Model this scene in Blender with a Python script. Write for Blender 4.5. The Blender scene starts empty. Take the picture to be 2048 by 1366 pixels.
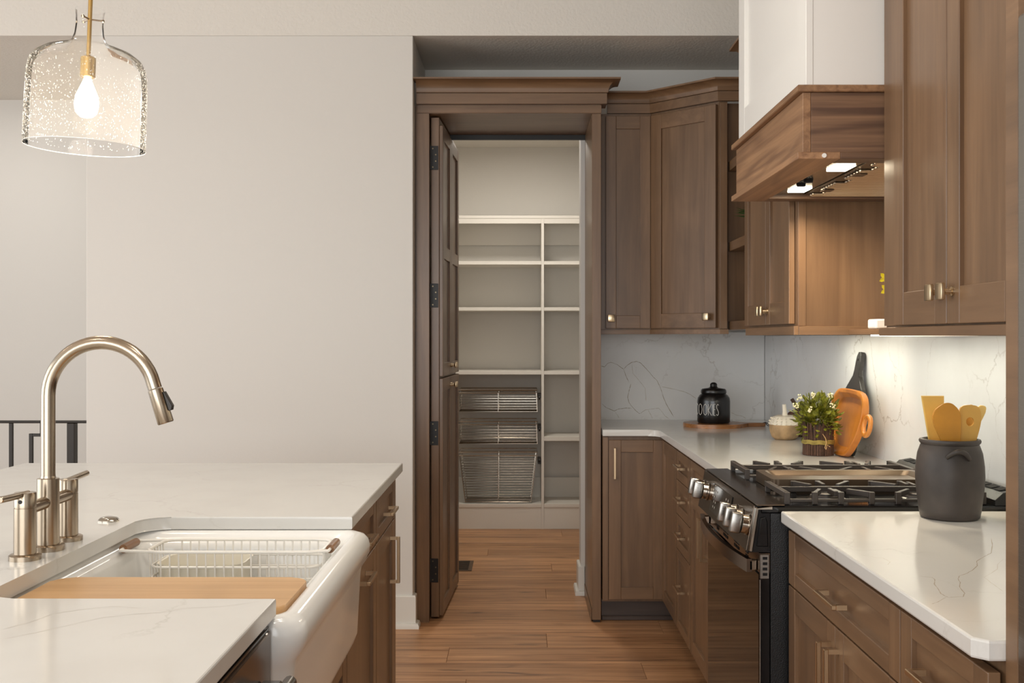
import bpy, bmesh, math, random
from mathutils import Matrix, Vector
random.seed(7)
PI = math.pi
S = bpy.context.scene
COL = S.collection

# ------------------------------------------------------------------ camera, world, lights, exposure
EYE = 1.344
cd = bpy.data.cameras.new('camera'); cam = bpy.data.objects.new('camera', cd); COL.objects.link(cam)
cam.location = (0, 0, EYE); cam.rotation_euler = (PI / 2, 0, 0)
cd.sensor_width = 36; cd.lens = 2180 * 36 / 2048
cd.shift_x = -16 / 2048; cd.shift_y = -8 / 2048; cd.clip_start = 0.05
S.camera = cam
S.view_settings.view_transform = 'Standard'; S.view_settings.look = 'None'
S.view_settings.gamma = 1; S.view_settings.use_curve_mapping = False
S.view_settings.exposure = 0.38
S.cycles.use_denoising = True
S.cycles.max_bounces = 8; S.cycles.diffuse_bounces = 4; S.cycles.glossy_bounces = 4
S.cycles.transparent_max_bounces = 12; S.cycles.caustics_reflective = False; S.cycles.caustics_refractive = False
S.cycles.sample_clamp_indirect = 6

W = bpy.data.worlds.new('world'); S.world = W; W.use_nodes = True
W.node_tree.nodes['Background'].inputs[0].default_value = (.96, .985, 1, 1)
W.node_tree.nodes['Background'].inputs[1].default_value = 0.66

def area(name, loc, rot, sx, sy, power, col=(1, .95, .88), spread=180):
    l = bpy.data.lights.new(name, 'AREA'); l.shape = 'RECTANGLE'; l.size = sx; l.size_y = sy
    l.energy = power; l.color = col; l.spread = math.radians(spread)
    o = bpy.data.objects.new(name, l); COL.objects.link(o); o.location = loc; o.rotation_euler = rot
    return o
# daylight from the big windows behind and to the left of the camera
area('window_light', (-1.6, -3.2, 1.5), (PI / 2, 0, 0), 4.6, 2.4, 112, (.955, .985, 1))
area('window_light', (-4.6, 1.5, 1.45), (PI / 2, 0, -PI / 2), 3.6, 2.2, 62, (.955, .985, 1))
# recessed downlights of the main room and the hall / pantry ceilings
for (x, y, w) in ((-.15, 1.0, 3), (-.15, 2.5, 2.6), (.15, 1.9, 3.6), (-1.7, 1.2, 2.6), (-1.7, 3.4, 2.6), (-3.2, 2.4, 2.6)):
    d = area('downlight', (x, y, 3.0), (0, 0, 0), .12, .12, w, (1, .94, .85), 140); d.data.shape = 'DISK'
area('hall_light', (-2.9, 5.65, 2.70), (0, 0, 0), .6, .4, 3.2, (1, .97, .92))
area('pantry_light', (-.1, 6.75, 2.70), (0, 0, 0), .25, .25, 14, (1, .94, .85))
# LED tape under the wall cabinets and an added strip under the ledge
LED = (1, .985, .80)
area('cabinet_or_added_led', (1.13, 3.92, 1.352), (0, 0, 0), .03, .70, 1.35, LED)
area('cabinet_or_added_led', (1.235, 2.1, 1.353), (0, 0, 0), .03, 1.0, .25, LED)
area('cabinet_or_added_led', (1.12, 3.07, 1.3465), (0, 0, 0), .03, .74, 1.0, LED)  # no cabinet here: added to brighten the range wall
# hood lamps
for y in (2.88, 3.305):
    area('hood_lamp', (.848, y, 1.787), (0, 0, 0), .04, .06, 2.6, (1, .84, .62), 150)

# ------------------------------------------------------------------ material helpers
def lin(r, g, b):
    f = lambda c: (c / 255 / 12.92) if c / 255 <= .04045 else ((c / 255 + .055) / 1.055) ** 2.4
    return (f(r), f(g), f(b), 1)

def newmat(name):
    m = bpy.data.materials.new(name); m.use_nodes = True
    n = m.node_tree.nodes; return m, n, m.node_tree.links, n['Principled BSDF']

def plain(name, col, rough=.5, metal=0, spec=.5, coat=0, bump=0, bscale=200, emit=None, estr=0, var=0, vscale=8):
    m, n, l, b = newmat(name)
    b.inputs['Base Color'].default_value = col; b.inputs['Roughness'].default_value = rough
    b.inputs['Metallic'].default_value = metal; b.inputs['Specular IOR Level'].default_value = spec
    b.inputs['Coat Weight'].default_value = coat; b.inputs['Coat Roughness'].default_value = .08
    if emit:
        b.inputs['Emission Color'].default_value = emit; b.inputs['Emission Strength'].default_value = estr
    tc = n.new('ShaderNodeTexCoord')
    if bump:
        t = n.new('ShaderNodeTexNoise'); t.inputs['Scale'].default_value = bscale; t.inputs['Detail'].default_value = 3
        l.new(tc.outputs['Object'], t.inputs['Vector'])
        bp = n.new('ShaderNodeBump'); bp.inputs['Strength'].default_value = bump; bp.inputs['Distance'].default_value = .004
        l.new(t.outputs['Fac'], bp.inputs['Height']); l.new(bp.outputs['Normal'], b.inputs['Normal'])
    if var:
        t = n.new('ShaderNodeTexNoise'); t.inputs['Scale'].default_value = vscale; t.inputs['Detail'].default_value = 5
        l.new(tc.outputs['Object'], t.inputs['Vector'])
        mx = n.new('ShaderNodeMix'); mx.data_type = 'RGBA'
        mx.inputs['A'].default_value = col
        mx.inputs['B'].default_value = tuple(min(1, c * (1 - var)) for c in col[:3]) + (1,)
        r = n.new('ShaderNodeMapRange'); r.inputs['From Min'].default_value = .35; r.inputs['From Max'].default_value = .65
        l.new(t.outputs['Fac'], r.inputs['Value']); l.new(r.outputs['Result'], mx.inputs['Factor'])
        l.new(mx.outputs['Result'], b.inputs['Base Color'])
    return m

def wood(name, light, dark, axis, along=1.6, across=28, contrast=1.0, rough=.38, coat=.15, rings=0, mott=.22, jitter=.12):
    m, n, l, b = newmat(name)
    tc = n.new('ShaderNodeTexCoord'); oi = n.new('ShaderNodeObjectInfo')
    add = n.new('ShaderNodeVectorMath'); add.operation = 'MULTIPLY_ADD'
    cmb = n.new('ShaderNodeCombineXYZ')
    for i in range(3): l.new(oi.outputs['Random'], cmb.inputs[i])
    add.inputs[1].default_value = (13.1, 7.7, 19.3)
    l.new(cmb.outputs[0], add.inputs[0]); l.new(tc.outputs['Object'], add.inputs[2])
    mp = n.new('ShaderNodeMapping'); sc = [across] * 3; sc['XYZ'.index(axis)] = along
    mp.inputs['Scale'].default_value = sc; l.new(add.outputs[0], mp.inputs['Vector'])
    g = n.new('ShaderNodeTexNoise'); g.inputs['Scale'].default_value = 1; g.inputs['Detail'].default_value = 6
    g.inputs['Roughness'].default_value = .62; g.inputs['Distortion'].default_value = .5
    l.new(mp.outputs[0], g.inputs['Vector'])
    mp2 = n.new('ShaderNodeMapping'); sc2 = [5.0] * 3; sc2['XYZ'.index(axis)] = 1.8
    mp2.inputs['Scale'].default_value = sc2; l.new(add.outputs[0], mp2.inputs['Vector'])
    g2 = n.new('ShaderNodeTexNoise'); g2.inputs['Scale'].default_value = 1; g2.inputs['Detail'].default_value = 3
    g2.inputs['Distortion'].default_value = .8
    l.new(mp2.outputs[0], g2.inputs['Vector'])
    r = n.new('ShaderNodeMapRange'); r.inputs['From Min'].default_value = .5 - .2 / contrast; r.inputs['From Max'].default_value = .5 + .2 / contrast
    l.new(g.outputs['Fac'], r.inputs['Value'])
    fac = r.outputs['Result']
    if rings:
        mp3 = n.new('ShaderNodeMapping'); sc3 = [9.0] * 3; sc3['XYZ'.index(axis)] = 1.1
        mp3.inputs['Scale'].default_value = sc3; l.new(add.outputs[0], mp3.inputs['Vector'])
        w = n.new('ShaderNodeTexNoise'); w.inputs['Scale'].default_value = 1; w.inputs['Detail'].default_value = 1; l.new(mp3.outputs[0], w.inputs['Vector'])
        mu = n.new('ShaderNodeMath'); mu.operation = 'MULTIPLY'; mu.inputs[1].default_value = 26; l.new(w.outputs['Fac'], mu.inputs[0])
        fr = n.new('ShaderNodeMath'); fr.operation = 'SINE'; l.new(mu.outputs[0], fr.inputs[0])
        r2 = n.new('ShaderNodeMapRange'); r2.inputs['From Min'].default_value = .3; r2.inputs['From Max'].default_value = 1
        l.new(fr.outputs[0], r2.inputs['Value'])
        mm = n.new('ShaderNodeMath'); mm.operation = 'MULTIPLY_ADD'; mm.inputs[1].default_value = rings
        l.new(r2.outputs['Result'], mm.inputs[0]); l.new(fac, mm.inputs[2]); mm.use_clamp = True; fac = mm.outputs[0]
    mx = n.new('ShaderNodeMix'); mx.data_type = 'RGBA'; mx.inputs['A'].default_value = light; mx.inputs['B'].default_value = dark
    l.new(fac, mx.inputs['Factor'])
    hs = n.new('ShaderNodeHueSaturation'); l.new(mx.outputs['Result'], hs.inputs['Color'])
    v1 = n.new('ShaderNodeMapRange'); v1.inputs['From Min'].default_value = .3; v1.inputs['From Max'].default_value = .7
    v1.inputs['To Min'].default_value = 1 - mott; v1.inputs['To Max'].default_value = 1 + mott; l.new(g2.outputs['Fac'], v1.inputs['Value'])
    v2 = n.new('ShaderNodeMapRange'); v2.inputs['To Min'].default_value = 1 - jitter; v2.inputs['To Max'].default_value = 1 + jitter
    l.new(oi.outputs['Random'], v2.inputs['Value'])
    mu2 = n.new('ShaderNodeMath'); mu2.operation = 'MULTIPLY'; l.new(v1.outputs['Result'], mu2.inputs[0]); l.new(v2.outputs['Result'], mu2.inputs[1])
    l.new(mu2.outputs[0], hs.inputs['Value']); l.new(hs.outputs['Color'], b.inputs['Base Color'])
    b.inputs['Roughness'].default_value = rough; b.inputs['Coat Weight'].default_value = coat; b.inputs['Coat Roughness'].default_value = .22
    bp = n.new('ShaderNodeBump'); bp.inputs['Strength'].default_value = .06; bp.inputs['Distance'].default_value = .002
    l.new(g.outputs['Fac'], bp.inputs['Height']); l.new(bp.outputs['Normal'], b.inputs['Normal'])
    return m

def wood3(name, light, dark, **k):
    return {a: wood(name + '_' + a.lower(), light, dark, a, **k) for a in 'XYZ'}

def quartz(name, base, vein, vscale=2.2, amt=.28, rough=.14, width=.012):
    m, n, l, b = newmat(name)
    tc = n.new('ShaderNodeTexCoord')
    d = n.new('ShaderNodeTexNoise'); d.inputs['Scale'].default_value = 3.0; d.inputs['Detail'].default_value = 7; d.inputs['Roughness'].default_value = .6
    l.new(tc.outputs['Object'], d.inputs['Vector'])
    mv = n.new('ShaderNodeVectorMath'); mv.operation = 'MULTIPLY_ADD'; mv.inputs[1].default_value = (.42, .42, .42)
    l.new(d.outputs['Color'], mv.inputs[0]); l.new(tc.outputs['Object'], mv.inputs[2])
    v = n.new('ShaderNodeTexVoronoi'); v.feature = 'DISTANCE_TO_EDGE'; v.inputs['Scale'].default_value = vscale
    l.new(mv.outputs[0], v.inputs['Vector'])
    r = n.new('ShaderNodeMapRange'); r.inputs['From Min'].default_value = 0; r.inputs['From Max'].default_value = width
    r.inputs['To Min'].default_value = 1; r.inputs['To Max'].default_value = 0; l.new(v.outputs['Distance'], r.inputs['Value'])
    k = n.new('ShaderNodeTexNoise'); k.inputs['Scale'].default_value = 2.3; k.inputs['Detail'].default_value = 3; l.new(tc.outputs['Object'], k.inputs['Vector'])
    kr = n.new('ShaderNodeMapRange'); kr.inputs['From Min'].default_value = .45; kr.inputs['From Max'].default_value = .66; kr.inputs['To Max'].default_value = amt
    l.new(k.outputs['Fac'], kr.inputs['Value'])
    mu = n.new('ShaderNodeMath'); mu.operation = 'MULTIPLY'; l.new(r.outputs['Result'], mu.inputs[0]); l.new(kr.outputs['Result'], mu.inputs[1])
    c = n.new('ShaderNodeTexNoise'); c.inputs['Scale'].default_value = 5; c.inputs['Detail'].default_value = 6; l.new(tc.outputs['Object'], c.inputs['Vector'])
    cm = n.new('ShaderNodeMapRange'); cm.inputs['From Min'].default_value = .45; cm.inputs['From Max'].default_value = .75; cm.inputs['To Max'].default_value = .10
    l.new(c.outputs['Fac'], cm.inputs['Value'])
    ad = n.new('ShaderNodeMath'); ad.operation = 'ADD'; ad.use_clamp = True; l.new(mu.outputs[0], ad.inputs[0]); l.new(cm.outputs['Result'], ad.inputs[1])
    mx = n.new('ShaderNodeMix'); mx.data_type = 'RGBA'; mx.inputs['A'].default_value = base; mx.inputs['B'].default_value = vein
    l.new(ad.outputs[0], mx.inputs['Factor']); l.new(mx.outputs['Result'], b.inputs['Base Color'])
    b.inputs['Roughness'].default_value = rough
    return m

def brushed(name, col, rough=.28, axis='Z'):
    m, n, l, b = newmat(name)
    tc = n.new('ShaderNodeTexCoord'); mp = n.new('ShaderNodeMapping'); sc = [3.0] * 3; sc['XYZ'.index(axis)] = 2500
    mp.inputs['Scale'].default_value = sc; l.new(tc.outputs['Object'], mp.inputs['Vector'])
    t = n.new('ShaderNodeTexNoise'); t.inputs['Scale'].default_value = 1; t.inputs['Detail'].default_value = 2; l.new(mp.outputs[0], t.inputs['Vector'])
    r = n.new('ShaderNodeMapRange'); r.inputs['To Min'].default_value = rough - .04; r.inputs['To Max'].default_value = rough + .04
    l.new(t.outputs['Fac'], r.inputs['Value']); l.new(r.outputs['Result'], b.inputs['Roughness'])
    b.inputs['Base Color'].default_value = col; b.inputs['Metallic'].default_value = 1
    return m

def floor_mat(name):
    m = wood(name, lin(204, 155, 112), lin(140, 96, 62), 'X', along=1.1, across=40, contrast=1.0, rough=.42, coat=.05, mott=.16, jitter=.13)
    n = m.node_tree.nodes; l = m.node_tree.links; b = n['Principled BSDF']
    # dark knots and mineral streaks
    src = b.inputs['Base Color'].links[0].from_socket
    tc = n.new('ShaderNodeTexCoord'); oi = n.new('ShaderNodeObjectInfo')
    ml = n.new('ShaderNodeVectorMath'); ml.operation = 'MULTIPLY_ADD'; ml.inputs[1].default_value = (31, 17, 5)
    cmb = n.new('ShaderNodeCombineXYZ')
    for i in range(3): l.new(oi.outputs['Random'], cmb.inputs[i])
    l.new(cmb.outputs[0], ml.inputs[0]); l.new(tc.outputs['Object'], ml.inputs[2])
    mp = n.new('ShaderNodeMapping'); mp.inputs['Scale'].default_value = (2.4, 22, 22); l.new(ml.outputs[0], mp.inputs['Vector'])
    t = n.new('ShaderNodeTexNoise'); t.inputs['Scale'].default_value = 1; t.inputs['Detail'].default_value = 4; t.inputs['Distortion'].default_value = 1.2
    l.new(mp.outputs[0], t.inputs['Vector'])
    r = n.new('ShaderNodeMapRange'); r.inputs['From Min'].default_value = .58; r.inputs['From Max'].default_value = .76; r.inputs['To Max'].default_value = .85
    l.new(t.outputs['Fac'], r.inputs['Value'])
    mx = n.new('ShaderNodeMix'); mx.data_type = 'RGBA'; mx.inputs['B'].default_value = lin(62, 38, 24)
    l.new(src, mx.inputs['A']); l.new(r.outputs['Result'], mx.inputs['Factor']); l.new(mx.outputs['Result'], b.inputs['Base Color'])
    return m

def thin_glass(name):
    m, n, l, b = newmat(name); n.remove(b)
    out = n['Material Output']
    tr = n.new('ShaderNodeBsdfTransparent'); gl = n.new('ShaderNodeBsdfGlossy'); gl.inputs['Roughness'].default_value = .03
    tl = n.new('ShaderNodeBsdfTranslucent'); tl.inputs['Color'].default_value = (1, .95, .88, 1)
    lw = n.new('ShaderNodeLayerWeight'); lw.inputs['Blend'].default_value = .10
    nz = n.new('ShaderNodeTexNoise'); nz.inputs['Scale'].default_value = 60; tc = n.new('ShaderNodeTexCoord'); l.new(tc.outputs['Object'], nz.inputs['Vector'])
    bp = n.new('ShaderNodeBump'); bp.inputs['Strength'].default_value = .06; bp.inputs['Distance'].default_value = .002
    l.new(nz.outputs['Fac'], bp.inputs['Height']); l.new(bp.outputs['Normal'], gl.inputs['Normal'])
    a = n.new('ShaderNodeMixShader'); a.inputs[0].default_value = .05; l.new(tr.outputs[0], a.inputs[1]); l.new(tl.outputs[0], a.inputs[2])
    c = n.new('ShaderNodeMixShader'); l.new(lw.outputs['Fresnel'], c.inputs[0]); l.new(a.outputs[0], c.inputs[1]); l.new(gl.outputs[0], c.inputs[2])
    l.new(c.outputs[0], out.inputs[0])
    return m

WD = wood3('maple', lin(131, 101, 73), lin(100, 74, 52), contrast=.7, mott=.16, jitter=.07)
OAK = wood3('oak', lin(136, 103, 77), lin(84, 60, 45), contrast=.9, rings=.35, across=60, mott=.10, rough=.45, coat=.05)
OAK_LIT = wood3('lit_oak', lin(168, 128, 92), lin(120, 86, 60), contrast=.9, rings=.3, across=60, mott=.10, rough=.45, coat=.05)  # same hood oak, lightened in colour for its brighter-lit front boards
M = dict(
    vein=plain('quartz_vein', lin(172, 161, 144), .25), veinl=plain('quartz_vein_pale', lin(198, 191, 179), .2),
    wall=plain('wall_paint', lin(219, 215, 208), .75, bump=.10, bscale=90),
    ceil=plain('ceiling_paint', lin(224, 219, 210), .85, bump=.55, bscale=75),
    trim=plain('white_trim', lin(224, 221, 213), .45),
    shelf=plain('shelf_white', lin(222, 217, 208), .5),
    hood=plain('hood_white', lin(232, 229, 223), .45),
    floor=floor_mat('plank_wood'), slab=plain('subfloor', lin(60, 45, 35), .9),
    quartz=quartz('white_quartz', lin(214, 212, 207), lin(150, 140, 126)),
    splash=quartz('quartz_splash', lin(232, 231, 229), lin(140, 124, 106), 3.0, .55, .22, .014),
    porc=plain('porcelain', lin(236, 235, 231), .17, coat=.12),
    nickel=brushed('brushed_nickel', lin(170, 155, 136), .24),
    brass=plain('champagne_bronze', lin(206, 180, 146), .28, metal=1),
    knobm=plain('satin_knob', lin(205, 184, 152), .28, metal=1),
    gold=plain('brass_rod', lin(196, 160, 96), .25, metal=1),
    chrome=plain('chrome', lin(178, 170, 158), .14, metal=1),
    steel=brushed('stainless', lin(152, 148, 142), .26, 'Z'),
    dsteel=brushed('black_stainless', lin(112, 98, 86), .2, 'Z'),
    bglass=plain('oven_glass', lin(8, 7, 6), .05, spec=.12), slat=plain('baffle_steel_lit', lin(214, 198, 176), .38, metal=1),  # slat steel coloured bright and golden in place of light bounced off the range
    enamel=plain('black_enamel', lin(10, 11, 13), .12, spec=.5),
    bplast=plain('black_plastic', lin(8, 9, 10), .34, bump=.2, bscale=400),
    iron=plain('cast_iron', lin(52, 44, 38), .42, spec=.6, bump=.1, bscale=500),
    griddle=plain('griddle_plate', lin(92, 76, 60), .33, metal=.6),
    bmetal=plain('dark_bronze_rail', lin(44, 38, 32), .4, metal=.3),
    hinge=plain('black_hinge', lin(22, 17, 13), .45, metal=.2),
    screw=plain('screw_head', lin(110, 98, 80), .35, metal=1),
    black=plain('black_glaze', lin(20, 19, 19), .28, coat=.2),
    white=plain('white_ink', lin(228, 224, 216), .6),
    wire=plain('white_wire', lin(236, 232, 224), .3),
    cream=plain('cream_tub', lin(232, 226, 210), .25),
    walnut=wood('walnut_grip', lin(148, 106, 68), lin(100, 68, 42), 'Y', across=60),
    board=wood('maple_board', lin(208, 168, 118), lin(182, 138, 90), 'X', across=30, contrast=.8, mott=.08, coat=.05),
    acacia=wood('acacia', lin(172, 116, 66), lin(84, 50, 26), 'X', across=26, contrast=1.2, coat=.3),
    amber=wood('amber_wood', lin(210, 134, 46), lin(170, 95, 28), 'Z', across=14, along=8, contrast=.7, mott=.15, coat=.3),
    bamboo3=plain('bamboo_pale', lin(238, 204, 124), .4, var=.1, vscale=12), bamboo4=plain('bamboo_mid', lin(216, 168, 84), .4, var=.15, vscale=12),
    bamboo=plain('bamboo', lin(232, 190, 100), .4, var=.12, vscale=12),
    bamboo2=plain('bamboo_dark', lin(204, 142, 50), .4, var=.2, vscale=12),
    bboard=plain('black_board', lin(52, 49, 46), .4),
    crock=plain('charcoal_clay', lin(50, 44, 40), .5, bump=.12, bscale=60, var=-1.1, vscale=9),
    leaf=plain('leaf', lin(150, 150, 46), .45, var=.72, vscale=30),
    leafd=plain('dark_leaf', lin(74, 104, 50), .5, var=.4, vscale=20),
    bloom=plain('white_bloom', lin(236, 228, 190), .6),
    yellow=plain('yellow_petal', lin(226, 210, 40), .5, var=.2),
    twig=plain('twig', lin(96, 66, 50), .75, var=.45, vscale=60),
    twine=plain('twine', lin(168, 148, 78), .8, var=.3, vscale=90),
    raffia=plain('raffia', lin(206, 170, 120), .7),
    pump=plain('clay_wash', lin(204, 168, 124), .45, var=.5, vscale=18),
    pumpw=plain('bead_white', lin(232, 222, 204), .45),
    stem=plain('dark_stem', lin(70, 46, 30), .5),
    bulb=plain('bulb', (1, .9, .75, 1), .4, emit=(1, .82, .58, 1), estr=28),
    lamp=plain('lamp_lens', (1, .95, .85, 1), .4, emit=(1, .86, .62, 1), estr=22),
    ledm=plain('led_strip', (1, .95, .85, 1), .4, emit=(1, .9, .66, 1), estr=3),
    glass=thin_glass('seeded_glass'),
    seed=plain('seed_bubble', (1, .98, .94, 1), .15, spec=1, coat=.5),
    vent=plain('vent_brown', lin(92, 70, 50), .5), dark=plain('dark_void', lin(12, 10, 9), .9),
    toe=wood('toe_wood', lin(88, 74, 66), lin(66, 54, 48), 'X', contrast=.6),
    display=plain('display_glass', lin(20, 18, 17), .1, coat=.6), mark=plain('panel_print', lin(190, 182, 170), .5),
    lightpot=plain('white_pot', lin(240, 238, 232), .35),
)

# ------------------------------------------------------------------ mesh helpers
ORG = {}
class MB:
    def __init__(s, F=None):
        s.bm = bmesh.new(); s.F = F or Matrix.Identity(4); s.flat = True
    def _add(s, vs, fs):
        v = [s.bm.verts.new(s.F @ Vector(p)) for p in vs]
        out = []
        for f in fs:
            try: out.append(s.bm.faces.new([v[i] for i in f]))
            except ValueError: pass
        return v, out
    def box(s, x0, x1, y0, y1, z0, z1, bv=0, seg=1):
        vs = [(x, y, z) for z in (z0, z1) for y in (y0, y1) for x in (x0, x1)]
        v, f = s._add(vs, [(0, 2, 3, 1), (4, 5, 7, 6), (0, 1, 5, 4), (2, 6, 7, 3), (0, 4, 6, 2), (1, 3, 7, 5)])
        if bv:
            es = list({e for q in f for e in q.edges})
            bmesh.ops.bevel(s.bm, geom=es, offset=bv, segments=seg, affect='EDGES', profile=.5)
        return s
    def prism(s, poly, axis, a0, a1, bv=0, seg=1, bev_caps=True):
        # poly: 2-D points in the two remaining axes (in x,y,z order)
        def mk(p, a):
            return {'X': (a, p[0], p[1]), 'Y': (p[0], a, p[1]), 'Z': (p[0], p[1], a)}[axis]
        n = len(poly)
        v, f = s._add([mk(p, a0) for p in poly] + [mk(p, a1) for p in poly],
                      [tuple(range(n))[::-1], tuple(range(n, 2 * n))] + [(i, (i + 1) % n, n + (i + 1) % n, n + i) for i in range(n)])
        if bv:
            es = list({e for q in f[:2] for e in q.edges})
            bmesh.ops.bevel(s.bm, geom=es, offset=bv, segments=seg, affect='EDGES', profile=.5)
        return s
    def tube(s, pts, r, n=8, closed=False, cap=True):
        s.flat = False
        pts = [Vector(p) for p in pts]; N = len(pts)
        rr = r if isinstance(r, (list, tuple)) else [r] * N
        rings = []; ref = None
        for i, p in enumerate(pts):
            a = pts[i - 1] if (i or closed) else p; c = pts[(i + 1) % N] if (i < N - 1 or closed) else p
            t = (c - a).normalized()
            if ref is None:
                ref = Vector((0, 0, 1)) if abs(t.z) < .9 else Vector((1, 0, 0))
            e1 = ref - t * ref.dot(t)
            if e1.length < 1e-5: e1 = t.orthogonal()
            e1.normalize(); ref = e1; e2 = t.cross(e1)
            rings.append([s.bm.verts.new(s.F @ (p + (e1 * math.cos(2 * PI * k / n) + e2 * math.sin(2 * PI * k / n)) * rr[i])) for k in range(n)])
        M_ = N if closed else N - 1
        for i in range(M_):
            A, B = rings[i], rings[(i + 1) % N]
            for k in range(n):
                s.bm.faces.new((A[k], A[(k + 1) % n], B[(k + 1) % n], B[k]))
        if cap and not closed:
            s.bm.faces.new(rings[0][::-1]); s.bm.faces.new(rings[-1])
        return s
    def cyl(s, p0, p1, r0, r1=None, n=16):
        return s.tube([p0, p1], [r0, r0 if r1 is None else r1], n)
    def lathe(s, prof, c=(0, 0, 0), n=32, sq=None, wob=None):
        s.flat = False
        # prof: list of (r,z); axis Z through c
        rings = []
        for (r, z) in prof:
            if r < 1e-6:
                rings.append([s.bm.verts.new(s.F @ Vector((c[0], c[1], c[2] + z)))])
            else:
                ring = []
                for k in range(n):
                    a = 2 * PI * k / n; q = r * (wob(a, z) if wob else 1)
                    ring.append(s.bm.verts.new(s.F @ Vector((c[0] + q * math.cos(a), c[1] + q * math.sin(a), c[2] + z))))
                rings.append(ring)
        for A, B in zip(rings[:-1], rings[1:]):
            for k in range(n):
                k2 = (k + 1) % n
                if len(A) == 1 and len(B) == 1: continue
                if len(A) == 1: s.bm.faces.new((A[0], B[k2], B[k]))
                elif len(B) == 1: s.bm.faces.new((A[k], A[k2], B[0]))
                else: s.bm.faces.new((A[k], A[k2], B[k2], B[k]))
        return s
    def ball(s, c, r, sub=1, sc=(1, 1, 1)):
        s.flat = False
        mt = s.F @ Matrix.Translation(c) @ Matrix.Diagonal((sc[0], sc[1], sc[2], 1))
        bmesh.ops.create_icosphere(s.bm, subdivisions=sub, radius=r, matrix=mt); return s
    def loft(s, loops, cap0=False, cap1=False):
        s.flat = False
        R = [[s.bm.verts.new(s.F @ Vector(p)) for p in L] for L in loops]; n = len(R[0])
        for A, B in zip(R[:-1], R[1:]):
            for k in range(n): s.bm.faces.new((A[k], A[(k + 1) % n], B[(k + 1) % n], B[k]))
        if cap0: s.bm.faces.new(R[0][::-1])
        if cap1: s.bm.faces.new(R[-1])
        return s
    def sweep(s, path, prof, side=1):
        # path: plan points; prof: (out,z) closed polygon; outward = right of travel * side
        P = [Vector((p[0], p[1])) for p in path]; N = len(P); ns = []
        for a, b in zip(P[:-1], P[1:]):
            d = (b - a).normalized(); ns.append(Vector((d.y, -d.x)) * side)
        loops = []
        for i in range(N):
            if i == 0: m = ns[0]
            elif i == N - 1: m = ns[-1]
            else: m = (ns[i - 1] + ns[i]) / (1 + ns[i - 1].dot(ns[i]))
            loops.append([(P[i].x + m.x * o, P[i].y + m.y * o, z) for o, z in prof])
        return s.loft(loops, True, True)
    def build(s, name, mat, parent=None, smooth=35, org=None, keep_normals=False):
        if not keep_normals: bmesh.ops.recalc_face_normals(s.bm, faces=s.bm.faces)
        o0 = Vector(ORG[parent.name]) if parent else Vector(org or (0, 0, 0))
        if o0.length: bmesh.ops.translate(s.bm, verts=s.bm.verts, vec=-o0)
        me = bpy.data.meshes.new(name); s.bm.to_mesh(me); s.bm.free()
        me.materials.append(mat)
        if s.flat and smooth: smooth = min(smooth, 17)
        if smooth:
            me.polygons.foreach_set('use_smooth', [True] * len(me.polygons)); me.set_sharp_from_angle(angle=math.radians(smooth))
        o = bpy.data.objects.new(name, me); COL.objects.link(o)
        if parent: o.parent = parent
        else: o.location = o0
        ORG[o.name] = tuple(o0)
        return o

def tag(o, label=None, cat=None, group=None, kind=None):
    if label: o['label'] = label
    if cat: o['category'] = cat
    if group: o['group'] = group
    if kind: o['kind'] = kind
    return o
def thing(name, loc, label=None, cat=None, group=None, kind=None):
    o = bpy.data.objects.new(name, None); COL.objects.link(o); o.location = loc; o.empty_display_size = .05
    ORG[o.name] = tuple(loc)
    return tag(o, label, cat, group, kind)
def copy_tree(o, parent=None):
    c = o.copy(); COL.objects.link(c)
    if parent: c.parent = parent
    ORG[c.name] = ORG[o.name]
    for ch in list(o.children): copy_tree(ch, c)
    return c
def struct(mb, name, mat, label=None, org=None, smooth=35):
    o = mb.build(name, mat, None, smooth, org); return tag(o, label, None, None, 'structure')

def frame(o, u, n):
    u = Vector(u).normalized(); n = Vector(n).normalized()
    return Matrix(((u.x, n.x, 0, o[0]), (u.y, n.y, 0, o[1]), (u.z, n.z, 1, o[2]), (0, 0, 0, 1)))
def face_x(X, sgn): return frame((X, 0, 0), (0, 1, 0), (sgn, 0, 0))     # u = world Y
def face_y(Y): return frame((0, Y, 0), (1, 0, 0), (0, -1, 0))            # u = world X

def shaker(par, F, u0, u1, z0, z1, name='door', h='Y', sw=.057, t=.02, rail=None, mids=(), rec=.010, mats=None, plainslab=False):
    mats = mats or WD; rail = rail or sw
    d = MB(F).box(u0 + sw * .5, u1 - sw * .5, 0.001, t - rec, z0 + rail * .5, z1 - rail * .5).build(name, mats['Z'] if (z1 - z0) > (u1 - u0) * .8 else mats[h], par, 0)
    for a, b in ((u0, u0 + sw), (u1 - sw, u1)):
        MB(F).box(a, b, 0.001, t, z0, z1, .0018, 2).build('stile', mats['Z'], d)
    for a, b in [(z0, z0 + rail), (z1 - rail, z1)] + [(m - rail / 2, m + rail / 2) for m in mids]:
        MB(F).box(u0 + sw, u1 - sw, 0.001, t - .0006, a, b, .0018, 2).build('rail', mats[h], d)
    return d
def pull(par, F, u, z, L=.14, vert=False, n0=.02, pj=.032, th=.010, mat=None):
    b = MB(F); e = L / 2; k = th / 2
    if vert:
        b.box(u - k, u + k, n0 + pj - th, n0 + pj, z - e, z + e, .0012)
        for q in (z - e + k, z + e - k): b.box(u - k, u + k, n0, n0 + pj - th, q - k, q + k)
    else:
        b.box(u - e, u + e, n0 + pj - th, n0 + pj, z - k, z + k, .0012)
        for q in (u - e + k, u + e - k): b.box(q - k, q + k, n0, n0 + pj - th, z - k, z + k)
    return b.build('pull', mat or M['brass'], par)
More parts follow.
